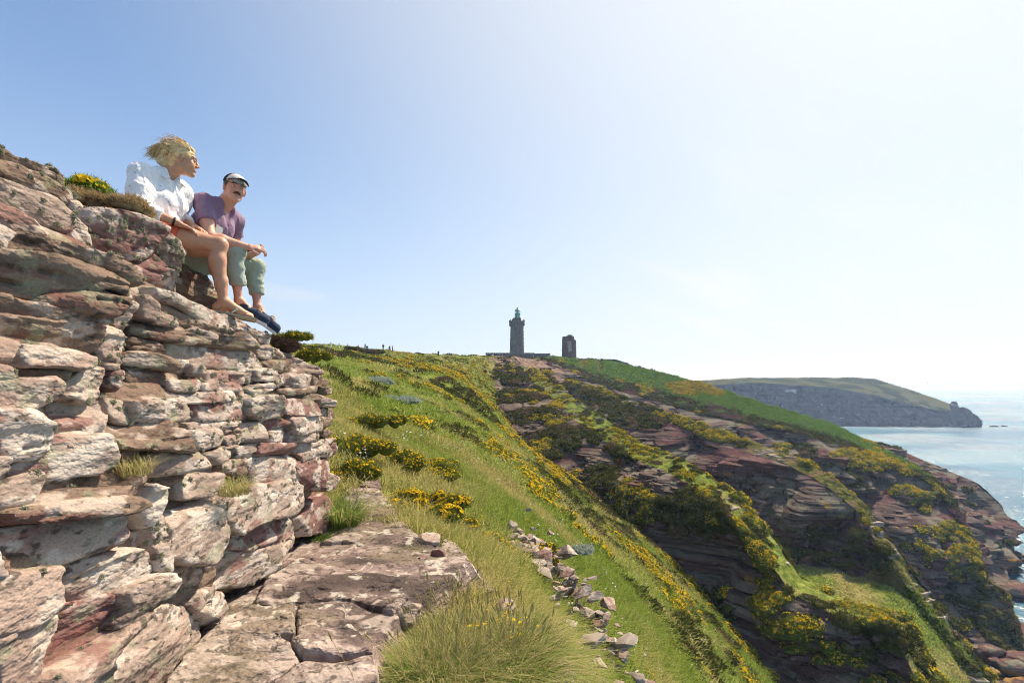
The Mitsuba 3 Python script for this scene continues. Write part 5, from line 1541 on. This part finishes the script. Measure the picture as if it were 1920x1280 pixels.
S = Sdf(mhc - .2, mhc + .2, .005); A = [hr, hf, hu]
S.ell(hp(0, -.02, .032), A, (.079, .098, .086)); S.ell(hp(0, .10, -.055), A, (.085, .075, .11), .01, True)
for q in (-1, 1): S.ell(hp(.09 * q, .012, -.06), A, (.03, .04, .055), .01, True)
S.half(hp(0, 0, -.055), -hu)
put(man, 'hair', displace(S.mesh(), lambda v: nz(v, 80, 3, 5) * .003), 'hair_dark', True)
for q in (-1, 1):
    e = trimesh.creation.icosphere(2, .0075); put(man, 'eye', (np.array(e.vertices) * np.array([1, 1, .6]) + hp(.031 * q, .0845, -.0005), e.faces), 'eye_dark', True)
for q in (-1, 1): put(man, 'eyebrow', tube_mesh([hp(.012 * q, .094, .020), hp(.030 * q, .091, .024), hp(.048 * q, .076, .018)], .004, 5), 'hair_dark', True)
put(man, 'moustache', join(*[tube_mesh([hp(0, .098, -.047), hp(.014 * q, .095, -.049), hp(.028 * q, .083, -.058)], [.0065, .007, .004], 6) for q in (-1, 1)]), 'hair_dark', True)
put(man, 'lips', tube_mesh([hp(-.02, .080, -.068), hp(0, .088, -.069), hp(.02, .080, -.068)], [.003, .006, .003], 6), 'lip_pink', True)
S = Sdf(mhc - .2, mhc + .2, .005)
S.ell(hp(0, -.014, .038), A, (.086, .104, .084)); S.half(hp(0, 0, .040), -hu * .97 - hf * .1)
full = S.f.copy()
S.half(hp(0, .030, 0), hf); capm = S.mesh()
cap = put(man, 'cap', capm, 'cap_dark', True)
S.f = full; S.half(hp(0, .031, 0), -hf)
scene[cap + '__front_panel'] = ply(S.mesh(), 'cap_front', True)
br = []
for i, s in enumerate(np.linspace(-1, 1, 13)):
    for t in (0, .5, 1):
        br.append(hp(.080 * s * (1 - .05 * t), .080 * math.sqrt(max(0, 1 - (s * .78) ** 2)) + .082 * t * math.sqrt(max(0, 1 - s * s * .75)) + .004, .062 - .012 * t - .024 * s * s))
bv, bf = grid_mesh(np.array(br).reshape(13, 3, 3)); bf = np.vstack([bf[:, :3], bf[:, [0, 2, 3]]])
scene[cap + '__brim'] = ply((np.vstack([bv, bv + hu * .006]), np.vstack([bf, bf[:, ::-1] + len(bv)])), 'cap_dark', True)
tv = np.array(tor.vertices) * 1.12; ld = unit(mLw - mLe); bx_, by_, bz_ = basis(np.array([0, 0, 1.0]), ld)
put(man, 'wristwatch', (mLw - ld * .02 + tv[:, :1] * bx_ + tv[:, 1:2] * np.cross(ld, bx_) + tv[:, 2:] * ld * 2.4, tor.faces), 'band_black', True)
for h_, t_, a_ in ((mRheel, mRtoe, mRa), (mLheel, mLtoe, mLa)):
    f_ = unit(t_ - h_); r_ = unit(np.cross(f_, Z3)); u_ = np.cross(r_, f_)
    S = Sdf(np.minimum(h_, t_) - .1, np.maximum(h_, t_) + np.array([.1, .1, .18]), .0055)
    S.chain([h_ + u_ * .035, h_ + f_ * .10 + u_ * .040, h_ + f_ * .18 + u_ * .028, t_ - f_ * .02 + u_ * .018], [.040, .042, .040, .030], .03)
    S.cone(h_ + u_ * .03, a_ * .3 + h_ * .7 + u_ * .05 + f_ * .012, .042, .043, .03)
    S.half(h_ - u_ * .006, -u_)
    S.half(h_ + u_ * .085 + f_ * .04, u_ - f_ * .25)
    sh = put(man, 'shoe', S.mesh(), 'cotton_navy', True)
    kk = sh + '__sole'
    sole(h_ + u_ * 0, t_, .047, .024, .016, 'rubber_white', sh, 'sole')
    ln = [tube_mesh([h_ + f_ * (.10 + .022 * i) + u_ * (.082 - .011 * i) + r_ * .030 * q, h_ + f_ * (.112 + .022 * i) + u_ * (.092 - .011 * i), h_ + f_ * (.122 + .022 * i) + u_ * (.080 - .011 * i) - r_ * .030 * q], .0035, 5) for i in range(4) for q in (-1, 1)]
    ln += [tube_mesh([h_ + f_ * .09 + u_ * .092, h_ + f_ * .115 + u_ * .105 + r_ * .03 * q, h_ + f_ * .135 + u_ * .075 + r_ * .055 * q], .003, 5) for q in (-1, 1)]
    put(sh, 'laces', join(*ln), 'lace_tan', True)
    S = Sdf(np.minimum(h_, a_) - .1, np.maximum(h_, a_) + .1, .0055)
    S.cone(h_ + u_ * .05 + f_ * .012, a_ * .55 + (h_ + u_ * .05 + f_ * .012) * .45, .037, .0365)
    S.half(a_ * .45 + (h_ + u_ * .05 + f_ * .012) * .55, a_ - h_)
    put(man, 'sock', S.mesh(), 'rubber_white', True)

# ------------------------------------------------------------------ lighthouse, old tower, battlement wall, posts
def stone_fn(a, b, s):
    def fn(p, n, uv):
        row = dr.floor(p.z / s); off = cell_rand(row, 3) * 7
        k = cell_rand(dr.floor((p.x + p.y) / (s * 2.2) + off), row, 1)
        c = mix(a, b, k * .6 + .4 * fbm(p.x * .8, p.y * .8, p.z * .3, 4))
        return c
    return fn


diffuse('granite', stone_fn(C(.075, .073, .072), C(.15, .143, .13), .6))
diffuse('granite_dark', stone_fn(C(.06, .06, .06), C(.12, .115, .105), .6))
diffuse('old_masonry', stone_fn(C(.085, .062, .056), C(.15, .115, .10), .4))
diffuse('old_render', lambda p, n, uv: mix(C(.28, .255, .24), C(.40, .37, .34), fbm(p.x * 1.5, p.y * 1.5, p.z * .6, 4)))
plastic('green_paint', (.004, .28, .17), .4)
plastic('pale_paint', (.68, .68, .66), .5)
plastic('window_blue', (.06, .10, .16), .12, .6)
bs('lantern_glass', dict(type='thindielectric'))


def prism(pts, z0, z1, top=1.0):
    """A vertical solid on a polygon, the top scaled about its centre."""
    p = np.array(pts, float); n = len(p); c = p.mean(0); q = c + (p - c) * top
    V = np.vstack([np.c_[p, np.full(n, z0)], np.c_[q, np.full(n, z1)], [[*c, z0]], [[*c, z1]]])
    Fc = []
    for i in range(n):
        j = (i + 1) % n; Fc += [[i, j, n + j], [i, n + j, n + i], [j, i, 2 * n], [n + i, n + j, 2 * n + 1]]
    return V, np.array(Fc)


def lathe(c, prof, sides=24):
    a = np.arange(sides) * 2 * np.pi / sides
    V = np.array([[c[0] + r * math.cos(t), c[1] + r * math.sin(t), c[2] + z] for r, z in prof for t in a])
    i, j = np.meshgrid(np.arange(len(prof) - 1), np.arange(sides), indexing='ij')
    q = np.stack([i * sides + j, i * sides + (j + 1) % sides, (i + 1) * sides + (j + 1) % sides, (i + 1) * sides + j], -1).reshape(-1, 4)
    return V, q


def boxm(c, h, yaw=0.0):
    m = trimesh.creation.box(np.array(h) * 2); v = np.array(m.vertices); a, b = math.cos(yaw), math.sin(yaw)
    return np.stack([v[:, 0] * a - v[:, 1] * b + c[0], v[:, 0] * b + v[:, 1] * a + c[1], v[:, 2] + c[2]], 1), m.faces


LY = 350.0; K = LY / F
def LZ(v): return (V0 - v) * K
lx = (969.2 - U0) * K
lh = thing('lighthouse', 'tall grey granite lighthouse with a green lantern on the skyline', 'lighthouse')
yaw = .20
def octo(r, ch):
    a = np.array([[r, -r + ch], [r, r - ch], [r - ch, r], [-r + ch, r], [-r, r - ch], [-r, -r + ch], [-r + ch, -r], [r - ch, -r]])
    c, s = math.cos(yaw), math.sin(yaw)
    return np.stack([a[:, 0] * c - a[:, 1] * s + lx, a[:, 0] * s + a[:, 1] * c + LY], 1)
W = 26.6 * K / 2 / (math.cos(yaw) + math.sin(yaw) * .55)
put(lh, 'shaft', prism(octo(W, W * .42), LZ(667), LZ(610.5), .925), 'granite', False)
put(lh, 'gallery', prism(octo(W * .98, W * .40), LZ(610.5), LZ(606), 1.12), 'granite_dark', False)
put(lh, 'parapet', prism(octo(W * 1.10, W * .45), LZ(606), LZ(602.6), 1.0), 'granite', False)
oc = octo(W * 1.08, W * .44)
for i in range(8):
    a, b = oc[i], oc[(i + 1) % 8]
    n = max(1, int(np.linalg.norm(b - a) / 1.9))
    for j in range(n):
        q = a + (b - a) * (j + .5) / n
        put(lh, 'merlon', boxm((*q, LZ(602.6) + .42), (.48, .28, .44), math.atan2(*(b - a)[::-1])), 'granite', False)
    for j in range(n + 1):
        q = a + (b - a) * (j + .5) / (n + 1); q = q + (np.array([lx, LY]) - q) * .035
        put(lh, 'corbel', boxm((*q, LZ(609.2)), (.28, .40, .55), math.atan2(*(b - a)[::-1])), 'granite', False)
fd = np.array([math.sin(yaw), -math.cos(yaw)]); sd = np.array([math.cos(yaw), math.sin(yaw)])
for v0_, v1_ in ((611.4, 617.4), (621.3, 627.4), (632, 638), (642.6, 648), (653.8, 659.2)):
    t = ((v0_ + v1_) / 2 - 610.5) / 56.5; r = W * (.925 + .075 * t)
    c = np.array([lx, LY]) + fd * (r + .02) + sd * (3.0 * K)
    w = put(lh, 'window', boxm((*c, LZ((v0_ + v1_) / 2)), (.62, .12, (v1_ - v0_) * K / 2), yaw), 'granite_dark', False)
    scene[w + '__pane'] = ply(boxm((*(c + fd * .10), LZ((v0_ + v1_) / 2)), (.40, .06, (v1_ - v0_) * K / 2 - .22), yaw), 'window_blue')
put(lh, 'drum', lathe((lx, LY, 0), [(2.7, LZ(604)), (2.65, LZ(598.2)), (3.0, LZ(597.6)), (3.0, LZ(596.6)), (0, LZ(596.6))]), 'granite_dark', 40)
lt = put(lh, 'lantern', lathe((lx + .4, LY, 0), [(1.75, LZ(596.6)), (1.75, LZ(588.4)), (2.15, LZ(588.2)), (2.15, LZ(587.5)), (0, LZ(587.5))]), 'green_paint', 40)
scene[lt + '__roof'] = ply(lathe((lx + .4, LY, 0), [(2.05, LZ(583.4)), (2.0, LZ(582.8)), (1.45, LZ(580.4)), (.6, LZ(578.8)), (.28, LZ(578.4)), (.28, LZ(577.9)), (.5, LZ(577.6)), (.5, LZ(576.6)), (0, LZ(576.2))]), 'green_paint', 40)
scene[lt + '__glazing'] = ply(lathe((lx + .4, LY, 0), [(1.72, LZ(587.5)), (1.72, LZ(583.4))], 12), 'lantern_glass')
scene[lt + '__lens'] = ply(lathe((lx + .4, LY, 0), [(.2, LZ(587.5)), (.75, LZ(586.6)), (.85, LZ(585.4)), (.6, LZ(584)), (.2, LZ(583.5))], 12), 'window_blue', True)
for i in range(8):
    a = i * math.pi / 4 + .2
    scene[f'{lt}__mullion' + (f'_{i:03d}' if i else '')] = ply(boxm((lx + .4 + 1.75 * math.cos(a), LY + 1.75 * math.sin(a), LZ(585.45)), (.09, .09, 2.05 * K), a), 'pale_paint')
rail = [tube_mesh([np.array([lx + .4 + 2.35 * math.cos(a), LY + 2.35 * math.sin(a), LZ(v)]) for a in np.linspace(0, 2 * math.pi, 25)], .07, 5) for v in (594.4, 592.4)]
put(lh, 'railing', join(*rail), 'pale_paint', True)
bw = thing('battlement_wall', 'long low grey stone wall with battlements at the foot of the lighthouse', 'wall')
def wall_run(u0, u1, vt, vb, Y, name='wall'):
    k = Y / F
    x0, x1 = (u0 - U0) * k, (u1 - U0) * k
    put(bw, name, boxm(((x0 + x1) / 2, Y, ((V0 - vt) + (V0 - vb)) / 2 * k), ((x1 - x0) / 2, .6, (vb - vt) / 2 * k)), 'granite_dark', False)
    n = int((u1 - u0) / 4.6)
    for i in range(n):
        put(bw, 'merlon', boxm((x0 + (i + .5) * (x1 - x0) / n, Y, (V0 - vt) * k + .36), (1.18, .58, .36)), 'granite', False)
wall_run(911, 1001, 663.4, 671, 338)
wall_run(1001.3, 1031, 664.6, 671, 338)
OY = 300.0; K2 = OY / F
ox = (1067 - U0) * K2
ot = thing('ruined_tower', 'round brown ruined stone tower with a broken top right of the lighthouse', 'tower')
sd_ = 40; th = np.arange(sd_) * 2 * np.pi / sd_
def oz(v): return (V0 - v) * K2
ring = []
R0 = 27.2 * K2 / 2
rt = []
for t in th:
    x = math.cos(t)
    v = 631.6 if x < -.45 else (629.0 if x < .45 else (631.0 if x < .6 else 637.5 + 2 * x))
    v -= .9 * math.sin(t * 7) * .6
    rt.append(v)
prof = [(1.0, 676), (.98, 660), (.965, 645), (.955, 638.6), (.985, 638.2), (.985, 636.9), (.95, 636.6)]
V = [[ox + R0 * r * math.cos(t), OY + R0 * r * math.sin(t), oz(v) if v > 640 else oz(max(v, tv_))] for r, v in prof for t, tv_ in zip(th, rt)]
V += [[ox + R0 * .95 * math.cos(t), OY + R0 * .95 * math.sin(t), oz(min(tv_, 638.0))] for t, tv_ in zip(th, rt)]
V += [[ox + R0 * .70 * math.cos(t), OY + R0 * .70 * math.sin(t), oz(min(tv_, 638.0) + .4)] for t, tv_ in zip(th, rt)]
V += [[ox + R0 * .70 * math.cos(t), OY + R0 * .70 * math.sin(t), oz(648)] for t in th]
V = np.array(V); nr = len(prof) + 3
i, j = np.meshgrid(np.arange(nr - 1), np.arange(sd_), indexing='ij')
q = np.stack([i * sd_ + j, i * sd_ + (j + 1) % sd_, (i + 1) * sd_ + (j + 1) % sd_, (i + 1) * sd_ + j], -1).reshape(-1, 4)
put(ot, 'wall', (V, q), 'old_masonry', 40)
G = np.array([[[ox + (R0 * .985 + d) * math.sin(a), OY - (R0 * .985 + d) * math.cos(a), oz(v)] for a in np.linspace(-.32 + s, .22 + s * .6, 7)] for v, d, s in ((660, -.02, .12), (652, .05, .04), (646, .10, .0), (640, .12, .0))])
put(ot, 'render_patch', grid_mesh(G), 'old_render', True, label='pale patch of old render on the tower wall')
for i, (u, v, Y) in enumerate(((620.5, 652.0, 118), (651.8, 653.3, 112), (636, 651.2, 122))):
    k = thing('marker_post', ('short white marker post left of the skyline bush, nearest the rock wall', 'short white marker post just left of the round skyline bush', 'short white marker post between the other two by the cliff path')[i], 'post')
    p = POST_AT[i]; scene[k] = ply(lathe((p[0], p[1], p[2] - .1), [(.17, 0), (.17, 1.05), (.12, 1.15), (0, 1.17)], 10), 'pale_paint', 40)

# sea rocks off the headland
for i, (u, v, Y, r) in enumerate(((1864, 797.2, 630, (5.6, 3.4, 1.9)), (1883.5, 797.4, 632, (3.8, 3, 1.5)))):
    k = thing('sea_rock', ('larger dark rock awash off the tip of the headland', 'smaller dark rock awash furthest right off the headland')[i], 'rock')
    p = P(u, v, Y); p[2] = SEA + .2
    scene[k] = ply(lump(p, r, 60 + i, .3, 3), 'headland_rock', 35)
for i, (u, v, Y, r) in enumerate(((1800, 788, 628, (10, 11, 17)), (1812, 789, 628, (9, 10, 16)), (1823, 790, 629, (8, 8, 14)), (1832, 795, 629, (6, 7, 8)), (1789, 762, 640, (3.5, 5, 7)))):
    k = part('headland_cliff', 'stack')
    scene[k] = ply(lump(P(u, v, Y), r, 70 + i, .22, 4, f=2.4), 'headland_rock', 25)
# boulders of the shore under the cliffs
sg = np.random.default_rng(12)
for i in range(40):
    u = sg.uniform(1855, 1925); v = sg.uniform(1225, 1290); Y = 96 - (v - 1225) * .12 + sg.uniform(-4, 4)
    r = sg.uniform(.7, 2.2); k = part('sea', 'shore_rock'); p = P(u, v, Y); p[2] = max(SEA + .1, p[2])
    scene[k] = ply(lump(p, (r * 1.4, r, r * .7), 300 + i, .2, 2, f=3), 'cliff_rock', 35)
for i, (u, v, Y, r) in enumerate(((1902, 1005, 158, 3), (1912, 1128, 132, 5), (1900, 1180, 112, 4), (1918, 1210, 108, 5))):
    k = part('sea', 'shore_rock'); p = P(u, v, Y); p[2] = SEA + .6
    scene[k] = ply(lump(p, (r * 1.6, r, r * .5), 400 + i, .2, 3, f=3), 'cliff_rock', 35)

# the walkers on the skyline, small but whole
def walker(h, stride, arm, seed):
    a = np.random.default_rng(seed)
    lo, hi = np.array([-.5, -.5, -.02]), np.array([.5, .5, 1.9])
    hip, sh, hd = .52 * h, .82 * h, .935 * h
    Sk, St, Sp = Sdf(lo, hi, .024), Sdf(lo, hi, .024), Sdf(lo, hi, .024)
    Sk.ell((0, 0, hd), np.eye(3), (.075, .09, .115), .03); Sk.cone((0, 0, sh), (0, 0, hd - .08), .05, .048, .03)
    for q in (-1, 1):
        e = (.24 * q, arm * q * .12, sh - .30 * h * .58); w = (.22 * q, arm * q * .25 + .05, hip - .02)
        Sk.chain([e, w], [.038, .030]); Sk.ell(np.array(w) + np.array([0, .01, -.07]), np.eye(3), (.03, .035, .07))
        St.chain([(.18 * q, 0, sh - .03), e], [.068, .055], .03)
        k = (.10 * q, stride * q * .5 + .03, .27 * h); f = (.10 * q, stride * q, .05)
        Sp.chain([(.09 * q, 0, hip), k], [.095, .072], .03); Sp.chain([k, (.10 * q, stride * q, .09)], [.07, .05], .02)
        Sk.cone(f, (f[0], f[1] + .16, .035), .045, .035)
    St.ell((0, 0, (hip + sh) / 2 + .05), np.eye(3), (.17, .11, (sh - hip) * .62), .03); St.cone((-.15, 0, sh - .03), (.15, 0, sh - .03), .07, .07, .04)
    Sp.ell((0, 0, hip + .03), np.eye(3), (.155, .115, .12), .03)
    return Sk.mesh(), St.mesh(), Sp.mesh()

VARS = [walker(1.72, .02, .1, 1), walker(1.66, .24, .9, 2)]
plastic('walk_white', (.72, .72, .72), .8); plastic('walk_navy', (.03, .04, .09), .8); plastic('walk_black', (.03, .03, .03), .8); plastic('walk_red', (.45, .06, .05), .8); plastic('walk_pink', (.55, .28, .36), .8); plastic('walk_denim', (.10, .15, .24), .8); plastic('walk_sand', (.42, .36, .27), .8)
PLY = [[dict(ply(m, None, True)) for m in v] for v in VARS]
for (u, v), Y, k, top, low, lab, yaw_ in WALKERS:
    t = thing('person', lab, 'person', 'walkers on the skyline')
    q = WALK_AT[(u, v)]
    M = T().translate(q.tolist()).rotate([0, 0, 1], math.degrees(yaw_))
    for nm, pl_, m_ in zip(('body', 'shirt', 'trousers'), PLY[k], ('skin_fair', 'walk_' + top, 'walk_' + low)):
        scene[f'{t}__{nm}'] = {**pl_, 'to_world': M, 'bsdf': dict(type='ref', id=m_)}
